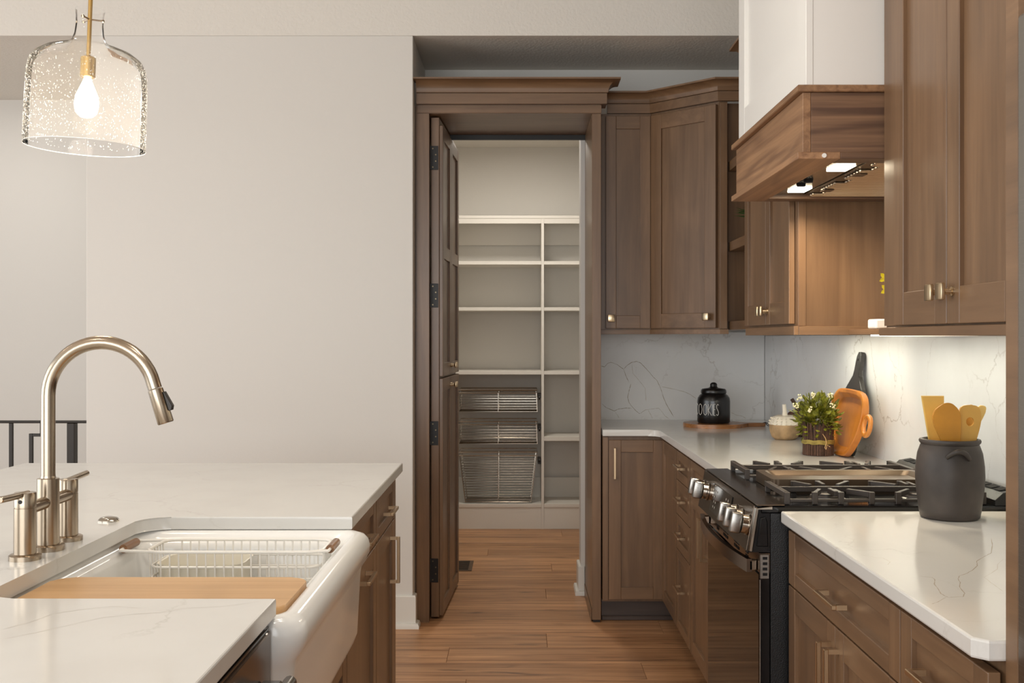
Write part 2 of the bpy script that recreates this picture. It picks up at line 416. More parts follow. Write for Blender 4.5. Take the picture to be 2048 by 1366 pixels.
def knob(par, F, u, z, n0=.02, r=.0172):
    b = MB(F)
    b.tube([(u, n0, z), (u, n0 + .003, z), (u, n0 + .004, z), (u, n0 + .016, z), (u, n0 + .022, z)], [.010, .010, .006, .006, .011], 14)
    b.box(u - r, u + r, n0 + .021, n0 + .030, z - r, z + r, .003, 2)
    return b.build('knob', M['knobm'], par)
def rrect(x0, x1, y0, y1, r, n=6):
    out = []
    for cx, cy, a in ((x1 - r, y1 - r, 0), (x0 + r, y1 - r, 90), (x0 + r, y0 + r, 180), (x1 - r, y0 + r, 270)):
        for k in range(n + 1):
            t = math.radians(a + 90 * k / n); out.append((cx + r * math.cos(t), cy + r * math.sin(t)))
    return out

# ================================================================== SETTING
CEIL = 2.743
fl = struct(MB().box(-4.6, 2.2, -3.4, 8.2, -.12, -.012), 'floor', M['slab'], 'warm brown wood plank floor with the planks running left to right')
# individual planks, 0.18 m wide, laid along X
plank_meshes = {}
def plank(x0, L, y, w=.18):
    key = round(L, 2)
    if key not in plank_meshes:
        b = MB().box(.0006, L - .0006, .0006, w - .0006, -.012, 0, .0012)
        o = b.build('plank', M['floor'], fl, 0); plank_meshes[key] = o.data
    else:
        o = bpy.data.objects.new('plank', plank_meshes[key]); COL.objects.link(o); o.parent = fl
    o.location = (x0, y, 0)
rng = random.Random(3)
PW = .22; JOINT = {0: .119, -1: -.305, 4: .136, 9: -.2, 13: 0.0, 2: .75, -2: .5}
for k in range(-36, 15):
    y = 4.729 + PW * k
    if y + PW > 8.1: break
    if y > 2.2:
        x = JOINT.get(k, rng.uniform(-.6, .9)); x -= 1.5
        while x > -1.2: x -= 1.5
        while x < 1.3: plank(x, 1.5, y, PW); x += 1.5
        if y < 6.3: plank(-4.5, 2.0, y, PW)
    else:
        plank(-4.5, 3.0, y, PW); plank(-1.5, 2.7, y, PW)
struct(MB().box(-4.6, 1.5, -3.4, 5.06, 3.05, 3.15), 'ceiling', M['ceil'], 'high textured ceiling of the main room')
c2 = MB(); c2.box(-4.6, 1.5, 5.066, 8.2, CEIL, CEIL + .1)
struct(c2, 'ceiling_alcove', M['ceil'], 'lower textured ceiling over the pantry alcove and hall')
# header between the two ceilings, leaning a few degrees
hd = MB().prism([(5.10, CEIL - .0005), (5.05, CEIL - .0005), (5.02, 3.05), (5.10, 3.05)], 'X', -4.6, 1.5)
struct(hd, 'wall_header', M['ceil'], 'textured drop face above the wall and the alcove')
struct(MB().box(-2.01, -.496, 5.05, 6.0, 0, CEIL, .004, 2), 'wall_left', M['wall'], 'plain off-white partition wall left of the pantry door')
struct(MB().box(-4.6, -.6, 6.42, 6.55, -1, CEIL), 'wall_hall', M['wall'], 'off-white hall wall behind the stair railing')
struct(MB().box(1.289, 1.42, -.2, 8.2, 0, 3.05), 'wall_right', M['wall'], 'wall carrying the hood and the right cabinets')
bk = MB(); bk.box(.318, 1.289, 5.70, 5.85, 0, CEIL); bk.box(-.496, .318, 5.70, 5.85, 2.42, CEIL); bk.box(-.496, -.46, 5.70, 5.85, 0, 2.42)
struct(bk, 'wall_back', M['wall'], 'back wall of the kitchen with the pantry opening')
struct(MB().box(-1.1, 1.289, 8.02, 8.15, 0, CEIL), 'wall_pantry', M['wall'], 'taupe-shaded back wall of the pantry')
struct(MB().box(-1.12, -1.02, 6.0, 8.02, 0, CEIL), 'wall_pantry_left', M['wall'], 'left wall inside the pantry')
struct(MB().box(.62, .72, 5.85, 8.02, 0, CEIL), 'wall_pantry_right', M['wall'], 'right wall inside the pantry')
def base(name, path, label, side=1):
    o = MB().sweep(path, [(0, 0), (.014, 0), (.014, .145), (.010, .15), (0, .15)], side)
    r = struct(o, name, M['trim'], label)
    MB().sweep(path, [(.014, 0), (.030, 0), (.030, .012), (.026, .022), (.014, .024)], side).build('shoe_molding', M['trim'], r)
    return r
base('baseboard_left', [(-2.01, 5.05), (-.496, 5.05), (-.496, 5.10)], 'white baseboard with shoe molding under the left wall')
base('baseboard_pantry', [(.336, 5.70), (.318, 5.70), (.318, 5.85), (.36, 5.85)], 'white baseboard at the right side of the pantry opening', -1)

# ================================================================== RIGHT RUN: BASE CABINETS
FXR = face_x(.684, -1)       # door backs at X .684, fronts at .664
FYB = face_y(5.12)
TOP = .884
def base_body(par, x0, x1, y0, y1):
    MB().box(x0, x1, y0, y1, .105, TOP).build('body', WD['Z'], par, 0)

# corner base cabinet
cb = thing('corner_base_cabinet', (.85, 5.4, 0), 'corner base cabinet with a tall door facing the camera, left of the drawers', 'cabinet')
MB().prism([(.388, 5.12), (.684, 5.12), (.684, 4.642), (1.28, 4.642), (1.28, 5.68), (.388, 5.68)], 'Z', .105, TOP).build('body', WD['Z'], cb, 0)
d = shaker(cb, FYB, .416, .681, .118, .864, h='X'); pull(d, FYB, .442, .757, .145, True)
MB(FYB).box(.388, .413, 0, .012, .112, .878, .001).build('filler', WD['Z'], cb)
shaker(cb, FXR, 4.660, 5.095, .118, .866, h='Y', name='door')
MB().prism([(.388, 5.19), (.75, 5.19), (.75, 4.642), (.77, 4.642), (.77, 5.21), (.388, 5.21)], 'Z', 0, .105).build('toe_kick', M['toe'], cb, 0)
MB().box(.388, .75, 5.178, 5.19, 0, .022, .003).build('toe_molding', M['toe'], cb)
# drawer bank
db = thing('drawer_bank', (.98, 4.45, 0), 'narrow bank of four drawers between the corner cabinet and the oven-side cabinet', 'cabinet')
base_body(db, .684, 1.28, 4.26, 4.64)
for z0, z1 in ((.746, .866), (.600, .743), (.454, .597), (.118, .451)):
    d = shaker(db, FXR, 4.272, 4.632, z0, z1, 'drawer', sw=.05, rail=.038); pull(d, FXR, 4.45, (z0 + z1) / 2 + (.0 if z1 < .5 else .008) + (.03 if z1 < .5 else 0))
MB().box(.75, .77, 4.26, 4.64, 0, .105).build('toe_kick', M['toe'], db, 0)
# two-door cabinet left of the range
oc = thing('base_cabinet', (.98, 3.87, 0), 'two-door base cabinet with paired pulls on the far side of the range', 'cabinet')
base_body(oc, .684, 1.28, 3.482, 4.258)
d = shaker(oc, FXR, 3.49, 4.25, .746, .866, 'drawer', sw=.057, rail=.03)
for u0, u1, up in ((3.49, 3.868, 3.838), (3.872, 4.25, 3.902)):
    d = shaker(oc, FXR, u0, u1, .118, .743); pull(d, FXR, up, .625, .145, True)
MB().box(.75, .77, 3.482, 4.258, 0, .105).build('toe_kick', M['toe'], oc, 0)
# near cabinets
nc = thing('base_cabinet', (.98, 2.3, 0), 'two-door base cabinet with one wide drawer on the near side of the range', 'cabinet')
base_body(nc, .684, 1.28, 1.905, 2.698)
d = shaker(nc, FXR, 1.908, 2.694, .737, .868, 'drawer', sw=.057, rail=.035); pull(d, FXR, 2.282, .795, .14)
for u0, u1, up in ((1.908, 2.297, 2.272), (2.301, 2.694, 2.328)):
    d = shaker(nc, FXR, u0, u1, .118, .733); pull(d, FXR, up, .622, .145, True)
MB().box(.75, .77, 1.905, 2.698, 0, .105).build('toe_kick', M['toe'], nc, 0)
nd = thing('base_cabinet', (.98, 1.72, 0), 'narrow base cabinet with a drawer beside the refrigerator panel, cut by the frame bottom', 'cabinet')
base_body(nd, .690, 1.28, 1.545, 1.903)
d = shaker(nd, FXR, 1.548, 1.902, .737, .868, 'drawer', sw=.05, rail=.035); pull(d, FXR, 1.722, .795, .14)
d = shaker(nd, FXR, 1.548, 1.902, .118, .733); pull(d, FXR, 1.58, .622, .145, True)
MB().box(.75, .77, 1.545, 1.903, 0, .105).build('toe_kick', M['toe'], nd, 0)

# countertops
def arc(cx, cy, r, a0, a1, n=6):
    return [(cx + r * math.cos(math.radians(a0 + (a1 - a0) * k / n)), cy + r * math.sin(math.radians(a0 + (a1 - a0) * k / n))) for k in range(n + 1)]
CT = .914
poly = [(.386, 5.69), (.386, 5.083)] + arc(.597, 5.033, .05, 90, 0) + [(.647, 3.472), (1.287, 3.472), (1.287, 5.69)]
tag(MB().prism(poly, 'Z', TOP, CT, .003, 2).build('countertop', M['quartz'], None, 35, (.9, 4.6, TOP)),
    'white quartz L-shaped countertop in the corner beyond the range', 'countertop')
tag(MB().prism([(.665, 1.545), (1.287, 1.545), (1.287, 2.70), (.647, 2.70), (.647, 1.565)], 'Z', TOP, CT, .004, 2).build('countertop', M['quartz'], None, 35, (.95, 2.1, TOP)),
    'white quartz countertop under the charcoal crock, near side of the range', 'countertop')
bs = thing('backsplash', (.84, 5.69, CT), 'veined white quartz backsplash slab behind the cookie jar', 'backsplash')
MB().box(.386, 1.275, 5.688, 5.6995, CT + .0003, 1.372).build('slab', M['splash'], bs, 0)
bs = thing('backsplash', (1.28, 3.4, CT), 'veined white quartz backsplash along the right wall behind the range and the crock', 'backsplash')
MB().box(1.277, 1.2885, 1.545, 5.6995, CT + .0003, 1.3525).build('slab', M['splash'], bs, 0)
MB().box(1.279, 1.2885, 2.66, 3.50, 1.3725, 1.78).build('range_slab', M['splash'], bs, 0)

# individual veins of the slabs (thin inlaid ribbons)
def ribbon(par, lines, conv, nrm, mat, w0, name='vein'):
    b = MB(); rv = random.Random(8)
    for ln in lines:
        P = []
        for (p, q), (p2, q2) in zip(ln[:-1], ln[1:]):
            for k in range(4): P.append((p + (p2 - p) * k / 4 + rv.uniform(-1.3, 1.3), q + (q2 - q) * k / 4 + rv.uniform(-1.3, 1.3)))
        P.append(ln[-1]); P = [Vector(conv(*p)) for p in P]; L_, R_ = [], []
        for i, p in enumerate(P):
            t = P[min(i + 1, len(P) - 1)] - P[max(i - 1, 0)]; sd = t.cross(Vector(nrm)).normalized(); w = w0 * rv.uniform(.35, 1.1)
            if i in (0, len(P) - 1): w *= .15
            L_.append(b.bm.verts.new(p + sd * w)); R_.append(b.bm.verts.new(p - sd * w))
        for i in range(len(P) - 1): b.bm.faces.new((L_[i], L_[i + 1], R_[i + 1], R_[i]))
    return tag(b.build(name, mat, par, 0), kind='stuff')
def cv_back(x, y):
    X = 1180 + x / 5.2526; Y = 640 + y / 5.2526; return ((X - 1040) * 5.6876 / 2180, 5.6876, EYE - (Y - 675) * 5.6876 / 2180)
bsp = bpy.data.objects['backsplash']
ribbon(bsp, [[(110, 480), (150, 495), (165, 480), (185, 455), (220, 445), (280, 465), (330, 500), (355, 520), (375, 580), (410, 660)],
    [(355, 515), (385, 480), (440, 445), (490, 435), (530, 450), (560, 480), (620, 545), (665, 600), (700, 630), (730, 690), (750, 740), (770, 810), (800, 880), (840, 950), (880, 1020)],
    [(430, 670), (410, 740), (395, 810), (410, 870), (450, 920), (500, 970), (525, 985)], [(125, 880), (170, 920), (255, 955), (300, 935), (380, 925), (440, 925)]],
    cv_back, (0, 1, 0), M['vein'], .0017)
ribbon(bsp, [[(525, 985), (580, 945), (650, 935), (720, 925), (745, 950), (790, 1010), (830, 1035)], [(255, 955), (290, 1000), (305, 1030)], [(610, 945), (640, 1000), (655, 1035)],
    [(750, 700), (850, 720), (980, 750), (1050, 780), (1120, 830)], [(1480, 970), (1540, 1000), (1600, 1010), (1640, 1035)], [(440, 470), (450, 560), (520, 640), (580, 720), (590, 860)]],
    cv_back, (0, 1, 0), M['veinl'], .0014)
def cv_top(ox, oy, sc):
    def f(x, y):
        X = ox + x / sc; Y = oy + y / sc; D = .4297 * 2180 / (Y - 675); return ((X - 1040) * D / 2180, D, CT + .0002)
    return f
nct = bpy.data.objects['countertop.001']
ribbon(nct, [[(1490, 390), (1495, 440), (1490, 490), (1450, 510), (1390, 545), (1395, 575), (1370, 600), (1330, 625), (1275, 645), (1265, 665), (1280, 690), (1275, 720), (1310, 760), (1300, 785), (1200, 790), (1150, 765), (1130, 730), (1105, 700), (1110, 670), (1090, 655), (1000, 645)],
    [(1190, 785), (1130, 820), (1085, 835)]], cv_top(1540, 960, 3.364), (0, 0, 1), M['vein'], .0009)
ribbon(nct, [[(610, 500), (700, 520), (760, 525), (810, 550), (790, 570)], [(1570, 530), (1530, 570), (1530, 600), (1440, 655), (1500, 700), (1570, 750)], [(400, 270), (440, 245), (520, 215)]], cv_top(1540, 960, 3.364), (0, 0, 1), M['veinl'], .0009)

# ================================================================== UPPER CABINETS
ub = thing('wall_cabinet', (.51, 5.5, 1.375), 'narrow single-door wall cabinet between the pantry frame and the corner cabinet', 'cabinet')
MB().box(.386, .636, 5.30, 5.69, 1.378, 2.43).build('body', WD['Z'], ub, 0)
FYU = face_y(5.30)
d = shaker(ub, FYU, .416, .632, 1.388, 2.417, h='X', sw=.05, rail=.062); knob(d, FYU, .440, 1.437)
MB(FYU).box(.388, .412, 0, .008, 1.38, 2.42, .001).build('filler', WD['Z'], ub)
MB().box(.386, .636, 5.285, 5.30, 1.360, 1.382, .001).build('light_rail', WD['X'], ub)
# diagonal corner cabinet
uc = thing('corner_wall_cabinet', (1.0, 5.4, 1.375), 'diagonal corner wall cabinet with one wide door above the cookie jar', 'cabinet')
MB().prism([(.638, 5.30), (.917, 5.02), (.955, 5.02), (.955, 5.06), (1.287, 5.06), (1.287, 5.686), (.638, 5.686)], 'Z', 1.378, 2.43).build('body', WD['Z'], uc, 0)
dl = math.hypot(.279, .28)
FD = frame((.638, 5.30, 0), (.279, -.28, 0), (-.28, -.279, 0))
d = shaker(uc, FD, .012, dl - .006, 1.388, 2.417, h='X', sw=.062, rail=.07); knob(d, FD, dl - .045, 1.44)
MB().prism([(.630, 5.285), (.917, 5.0), (.957, 5.0), (.957, 5.02), (.917, 5.02), (.638, 5.30)], 'Z', 1.360, 1.382, .001).build('light_rail', WD['X'], uc)
MB().box(.921, .953, 5.010, 5.0195, 1.384, 2.425, .001).build('filler', WD['Z'], uc)
def cove(o0, z0, o1, z1, n=6):
    return [(o0 + (o1 - o0) * (1 - math.cos(PI / 2 * k / n)), z0 + (z1 - z0) * math.sin(PI / 2 * k / n)) for k in range(n + 1)]
def crown(par, path, z0, zf, z1, out, path2=None):
    MB().sweep(path, [(0, z0), (.024, z0), (.024, zf), (0, zf)]).build('frieze', WD['X'], par)
    MB().sweep(path2 or path, [(0, zf + .002), (.028, zf + .002)] + cove(.030, zf + .006, out, z1 - .008) + [(out + .006, z1 - .008), (out + .006, z1), (0, z1)]).build('cornice', WD['X'], par)
cr = thing('cabinet_crown', (.7, 5.2, 2.43), 'stained crown molding stepping around the diagonal corner cabinet', 'molding')
crown(cr, [(.4225, 5.30), (.638, 5.30), (.917, 5.02), (1.10, 5.02)], 2.4305, 2.474, 2.526, .072, [(.412, 5.30), (.638, 5.30), (.917, 5.02), (1.10, 5.02)])
# open shelves in the niche
ns = thing('niche_shelf', (1.12, 4.7, 1.375), 'open wooden shelf niche between the corner cabinet and the hood-side cabinet', 'shelf')
MB().box(1.262, 1.286, 4.245, 5.055, 1.38, 2.43).build('back_panel', WD['Z'], ns, 0)
for z0, z1 in ((1.379, 1.418), (1.742, 1.784), (2.113, 2.157)):
    MB().box(.966, 1.262, 4.245, 5.055, z0, z1, .001).build('shelf', WD['Y'], ns)
# hood-side cabinet
FXU = face_x(.892, -1)
uh = thing('wall_cabinet', (1.08, 3.92, 1.375), 'two-door wall cabinet tucked behind the far end of the range hood', 'cabinet')
MB().box(.892, 1.276, 3.505, 4.238, 1.378, 2.43).build('body', WD['Z'], uh, 0)
for u0, u1, uk in ((3.535, 3.870, 3.845), (3.874, 4.234, 3.899)):
    d = shaker(uh, FXU, u0, u1, 1.388, 2.40, sw=.062, rail=.075); knob(d, FXU, uk, 1.437)
MB().box(.877, .892, 3.49, 4.238, 1.352, 1.380, .001).build('light_rail', WD['Y'], uh)
MB().box(.8925, 1.276, 3.489, 3.504, 1.352, 1.380, .001).build('light_rail', WD['X'], uh)
MB().box(.893, .918, 3.497, 3.5045, 1.3805, 2.42, .001).build('side_stile', WD['Z'], uh)
MB().box(1.12, 1.14, 3.55, 4.2, 1.362, 1.377).build('led_or_added_channel', M['ledm'], uh)
ch = thing('cabinet_crown', (.9, 4.0, 2.43), 'crown molding of the hood-side cabinet peeking out above the white hood', 'molding')
MB().sweep([(1.24, 4.262), (.892, 4.262), (.892, 3.53)], [(0, 2.431), (.02, 2.431)] + cove(.022, 2.44, .058, 2.478) + [(.062, 2.478), (.062, 2.487), (0, 2.487)], 1).build('cornice', WD['Y'], ch)
# near upper cabinet
un = thing('wall_cabinet', (1.08, 2.2, 1.375), 'tall two-door wall cabinet above the charcoal crock', 'cabinet')
MB().box(.892, 1.276, 1.66, 2.652, 1.3685, 2.43).build('body', WD['Z'], un, 0)
for u0, u1, uk in ((1.90, 2.227, 2.198), (2.231, 2.545, 2.258)):
    d = shaker(un, FXU, u0, u1, 1.372, 2.42, sw=.062, rail=.075); knob(d, FXU, uk, 1.437)
MB().box(.874, .892, 1.66, 2.655, 1.348, 1.368, .001).build('light_rail', WD['Y'], un)
MB().box(.8925, 1.276, 2.640, 2.655, 1.348, 1.368, .001).build('light_rail', WD['X'], un)
MB(FXU).box(2.549, 2.652, .0005, .006, 1.372, 2.42, .001).build('filler', WD['Z'], un)
MB().box(1.225, 1.245, 1.7, 2.6, 1.356, 1.368).build('led_or_added_channel', M['ledm'], un)

# ================================================================== HOOD
hX = .70; hy0, hy1 = 2.668, 3.487
hood = thing('range_hood', (1.0, 3.08, 1.78), 'white shaker range hood with a stained oak band and lit steel insert', 'range hood')
MB().box(hX + .018, 1.279, hy0 + .001, hy1 - .001, 1.962, 3.048).build('chimney', M['hood'], hood, 0)
FH = face_x(hX + .018, -1)
fr = MB(FH).box(hy0 + .05, hy1 - .05, .0005, .006, 1.98, 3.04).build('front_panel', M['hood'], hood, 0)
for a, b in ((hy0, hy0 + .085), (hy1 - .085, hy1)): MB(FH).box(a, b, .0005, .018, 1.962, 3.048, .001).build('stile', M['hood'], fr)
MB(FH).box(hy0 + .085, hy1 - .085, .0005, .0175, 1.962, 2.06, .001).build('rail', M['hood'], fr)
bx = hX - .008
MB().box(bx, bx + .02, hy0, hy1, 1.797, 1.944, .0012).build('front_band', OAK_LIT['Y'], hood)
MB().box(bx + .0205, 1.276, hy0, hy0 + .02, 1.797, 1.944, .0012).build('side_band', OAK['X'], hood)
MB().box(bx + .0205, 1.276, hy1 - .02, hy1, 1.797, 1.944, .0012).build('side_band', OAK['X'], hood)
tx = bx - .014
MB().prism([(tx, hy0 - .008), (1.276, hy0 - .008), (1.276, hy1 + .01), (tx, hy1 + .01)], 'Z', 1.9445, 1.9615, .002).build('top_trim', OAK_LIT['Y'], hood)
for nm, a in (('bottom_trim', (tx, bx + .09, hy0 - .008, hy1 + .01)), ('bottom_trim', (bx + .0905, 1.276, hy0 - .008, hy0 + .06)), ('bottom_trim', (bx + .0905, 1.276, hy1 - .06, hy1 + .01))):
    MB().box(*a, 1.780, 1.7965, .001).build(nm, OAK_LIT['Y'] if a[1] < 1 else OAK['X'], hood)
ins = MB().box(bx + .0905, 1.10, hy0 + .0605, hy1 - .0605, 1.800, 1.806)
ins.build('insert_plate', M['steel'], hood, 0)
MB().box(bx + .092, .884, hy0 + .062, hy1 - .062, 1.793, 1.7998, .001).build('light_strip_plate', M['steel'], hood)
bp = MB().box(.892, 1.24, hy0 + .066, hy1 - .066, 1.793, 1.7998).build('baffle_filter', M['griddle'], hood, 0)
k = 0
yy = hy0 + .08
while yy < hy1 - .08:
    MB().box(.93 if k % 9 in (3, 4, 5) else .905, 1.23, yy, yy + .014, 1.7845, 1.7928, .003).build('baffle_slat', M['slat'], bp); yy += .026; k += 1
for q in (2.93, 3.24): MB().box(.905, .935, q, q + .045, 1.7825, 1.7842, .0005).build('filter_latch', M['vent'], bp)
for q in (2.88, 3.305): MB().box(.822, .874, q - .045, q + .045, 1.7895, 1.7928, .001).build('lamp', M['lamp'], hood)
for q in (3.08, 3.16): MB().cyl((.815, q, 1.7925), (.815, q, 1.782), .014, .012).build('control_dial', M['dark'], hood)
MB().tube([(bx + .05, hy0 - .008, 1.788), (bx + .05, hy0 - .011, 1.788)], .0055, 16).build('sensor_button', M['lightpot'], hood)

# ================================================================== RANGE
rg = thing('gas_range', (.95, 3.09, 0), 'black stainless slide-in gas range with five steel knobs and cast-iron grates', 'range')
ry0, ry1 = 2.716, 3.466
MB().box(.625, 1.27, ry0 + .002, ry1 - .002, .03, .905).build('body', M['bplast'], rg, 0)
MB().box(.60, 1.275, ry0, ry1, .9055, .9235, .003).build('cooktop', M['enamel'], rg)
MB().prism([(.592, .924), (.66, .924), (.66, .928), (.592, .927)], 'Y', ry0, ry1, .001).build('cooktop_front_lip', M['dsteel'], rg)
MB().prism([(.566, .810), (.5865, .922), (.60, .9225), (.624, .9053), (.624, .81)], 'Y', ry0 + .014, ry1 - .002, .001).build('control_panel', M['dsteel'], rg)
# near end cap: silver rim around a glossy black recess
cap = MB().prism([(.567, .808), (.588, .923), (.632, .9232), (.624, .905), (.624, .808)], 'Y', ry0 + .004, ry0 + .0135).build('panel_end_cap', M['enamel'], rg, 0)
MB().tube([(.574, ry0 + .002, .812), (.5905, ry0 + .002, .917), (.628, ry0 + .002, .919)], .0062, 6).build('cap_rim', M['chrome'], cap)
MB().prism([(.590, .823), (.599, .893), (.612, .897), (.6165, .885), (.618, .823)], 'Y', ry0 - .002, ry0 + .004, .002).build('cap_insert', M['enamel'], cap)
# display and icons on the sloped panel
pdir = Vector((.0205, 0, .112)).normalized(); pn = Vector((-pdir.z, 0, pdir.x))
def onpanel(y, s, off): return Vector((.566, y, .81)) + pdir * s + pn * off
def panel_box(y0, y1, s0, s1, o0, o1):
    b = MB(); vs = [onpanel(yy, s_, o_) for o_ in (o0, o1) for s_ in (s0, s1) for yy in (y0, y1)]
    b._add(vs, [(0, 2, 3, 1), (4, 5, 7, 6), (0, 1, 5, 4), (2, 6, 7, 3), (0, 4, 6, 2), (1, 3, 7, 5)]); return b
dp = panel_box(2.985, 3.275, .018, .098, .0003, .0022).build('display', M['display'], rg, 0)
mk = MB(); r2 = random.Random(5)
for yy in (3.02, 3.05, 3.19, 3.215, 3.24):
    for s_ in (.032, .047, .062, .078):
        if r2.random() < .85:
            vs = [onpanel(yy + a, s_ + c, .0030) for a, c in ((0, 0), (.010 * r2.uniform(.5, 1), 0), (.010, .006), (0, .006))]; mk._add(vs, [(0, 1, 2, 3)])
mk.build('display_icons', M['mark'], dp, 0)
for yy in (2.757, 2.84, 2.922, 3.345, 3.425):
    c = onpanel(yy, .062, 0)
    b = MB(); b.tube([c + pn * .001, c + pn * .004, c + pn * .0042, c + pn * .018], [.027, .027, .024, .0235], 24)
    kn = b.build('control_knob', M['chrome'], rg)
    Fk = Matrix(((0, pn.x, pdir.x, c.x), (1, 0, 0, c.y), (0, pn.z, pdir.z, c.z), (0, 0, 0, 1)))
    MB(Fk).box(-.013, .013, .0182, .046, -.026, .026, .005, 3).build('knob_grip', M['steel'], kn)
# oven door
od = MB().box(.6005, .6245, ry0 + .004, ry1 - .004, .18, .756, .002).build('oven_door', M['enamel'], rg)
MB().box(.5965, .6005, ry0 + .008, ry1 - .006, .182, .752, .001).build('door_glass', M['bglass'], od)
MB().box(.5975, .6003, ry0 + .002, ry0 + .0075, .18, .74).build('glass_edge', M['steel'], od, 0)
MB().box(.597, .6245, ry0 + .004, ry1 - .004, .757, .806, .001).build('vent_band', M['dsteel'], od)
bt = MB().box(.5975, .6215, ry0 - .001, ry0 + .0038, .742, .803, .0015).build('end_bracket', M['steel'], od)
for k in range(4): MB().box(.6045, .616, ry0 - .0018, ry0 - .0009, .7505 + .0133 * k, .7575 + .0133 * k, .0002).build('bracket_slot', M['dark'], bt)
for yc, ncol in ((3.289, 1), (3.166, 2), (3.005, 2), (2.87, 1)):
    for cidx in range(ncol):
        for k in range(3):
            ya = yc - .018 * ncol + .037 * cidx
            MB().box(.5958, .5972, ya, ya + .031, .765 + .0125 * k, .773 + .0125 * k, .0004).build('vent_slot', M['dark'], od)
hp = []
for k in range(15):
    t = k / 14; yy = 2.742 + (3.448 - 2.742) * t
    hp.append((.5445 + .026 * (2 * t - 1) ** 2 * (1.0), yy))
loops = [[(x, yy, .754), (x + .013, yy, .754), (x + .013, yy, .787), (x, yy, .787)] for x, yy in hp]
hb = MB().loft(loops, True, True).build('oven_handle', M['dsteel'], od, 40)
for ya, yb in ((2.742, 2.764), (3.426, 3.448)): MB().box(.576, .5968, ya, yb, .757, .784, .003, 2).build('handle_post', M['chrome'], hb)
MB().box(.60, .6245, ry0 + .004, ry1 - .004, .04, .176, .002).build('storage_drawer', M['dsteel'], rg)
# grates
def grate(y0, y1, name):
    b = MB(); z0, z1 = .941, .955; w = .005
    x0, x1 = .672, 1.165; ym = (y0 + y1) / 2
    def bar(p, q, r=w, za=z0, zb=z1):
        p = Vector((p[0], p[1])); q = Vector((q[0], q[1])); d = (q - p).normalized(); nn = Vector((-d.y, d.x)) * r
        b.prism([tuple(p + nn), tuple(q + nn), tuple(q - nn), tuple(p - nn)], 'Z', za, zb, .0012)
    bar((x0, y0), (x0, y1), .007); bar((x1, y0), (x1, y1), .007)
    bar((x0, y0 + .004), (x1, y0 + .004), .004, .930, .938); bar((x0, y1 - .004), (x1, y1 - .004), .004, .930, .938)
    xs = [x0, .742, .808, .885, .952, 1.03, 1.098, x1]
    for yy in (y0 + .004, y1 - .004):
        for x in xs:
            b.box(x - .007, x + .007, yy - .006, yy + .006, .9242, z1, .001)
    bar((x0, ym), (x1, ym))
    for i, x in enumerate(xs[1:-1]):
        cx = .80 if x < .9 else 1.045
        for yy, sg in ((y0 + .006, 1), (y1 - .006, -1)):
            k = .55 if i in (0, 2, 3, 5) else .72
            e = (x + (cx - x) * k * .9, yy + sg * (ym - y0) * k)
            if i in (1, 4): bar((x, yy), (x, yy + sg * .055))
            else: bar((x, yy), e)
    bar((.80, y0 + .02), (.80, ym - .03)); bar((1.045, ym + .03), (1.045, y1 - .02))
    bar((.70, ym), (.76, ym), .0055); 
    return b.build(name, M['iron'], rg, 30)
grate(2.740, 2.962, 'grate'); grate(3.220, 3.442, 'grate')
gr = MB(); x0, x1, y0, y1 = .69, 1.16, 2.978, 3.204
ro = rrect(x0, x1, y0, y1, .02); ri = rrect(x0 + .022, x1 - .022, y0 + .02, y1 - .02, .02); rf = rrect(x0 + .035, x1 - .035, y0 + .03, y1 - .03, .02)
gr.loft([[(p[0], p[1], .9245) for p in ro], [(p[0], p[1], .956) for p in ro], [(p[0], p[1], .956) for p in ri], [(p[0], p[1], .944) for p in rf]], True, True)
gr.build('griddle', M['griddle'], rg, 30)
for x in (.80, 1.045):
    for y in (2.851, 3.331):
        q = MB().lathe([(0, .9236), (.042, .9236), (.040, .932), (.030, .932), (.030, .937), (.026, .9395), (0, .9395)], (x, y, 0), 24).build('burner', M['iron'], rg)
        MB().lathe([(.043, .9237), (.050, .9237), (.050, .926), (.043, .928)], (x, y, 0), 24).build('burner_ring', M['chrome'], q)
bv = MB().prism([(1.185, .924), (1.185, .938), (1.205, .956), (1.24, .962), (1.262, .955), (1.272, .938), (1.272, .924)], 'Y', ry0 + .002, ry1 - .002, .001).build('rear_vent', M['bplast'], rg)
for k in range(14):
    MB().prism([(1.208, .9575), (1.232, .9618), (1.232, .963), (1.208, .9587)], 'Y', ry0 + .03 + .05 * k, ry0 + .068 + .05 * k).build('vent_slot', M['dark'], bv, 0)

# ================================================================== FRIDGE + TALL PANEL
fe = thing('refrigerator_enclosure', (.98, 1.52, 0), 'tall stained end panel at the right edge of the picture', 'cabinet')
MB().box(.688, 1.287, 1.507, 1.5445, 0, 3.04, .001).build('side_panel', WD['Y'], fe)
fg = thing('refrigerator', (1.0, 1.04, 0), 'refrigerator sliver at the far right edge of the picture', 'refrigerator')
MB().box(.72, 1.27, .58, 1.495, .02, 1.785).build('body', M['steel'], fg, 0)
for a, b_, nm in ((.74, 1.785, 'door'), (.04, .73, 'freezer_drawer')):
    q = MB().box(.682, .7195, .58, 1.495, a, b_, .004, 2).build(nm, M['steel'], fg)
    MB(face_x(.682, -1)).box(.70, 1.38, .028, .04, a + .03, a + .05, .003).build('handle', M['steel'], q)

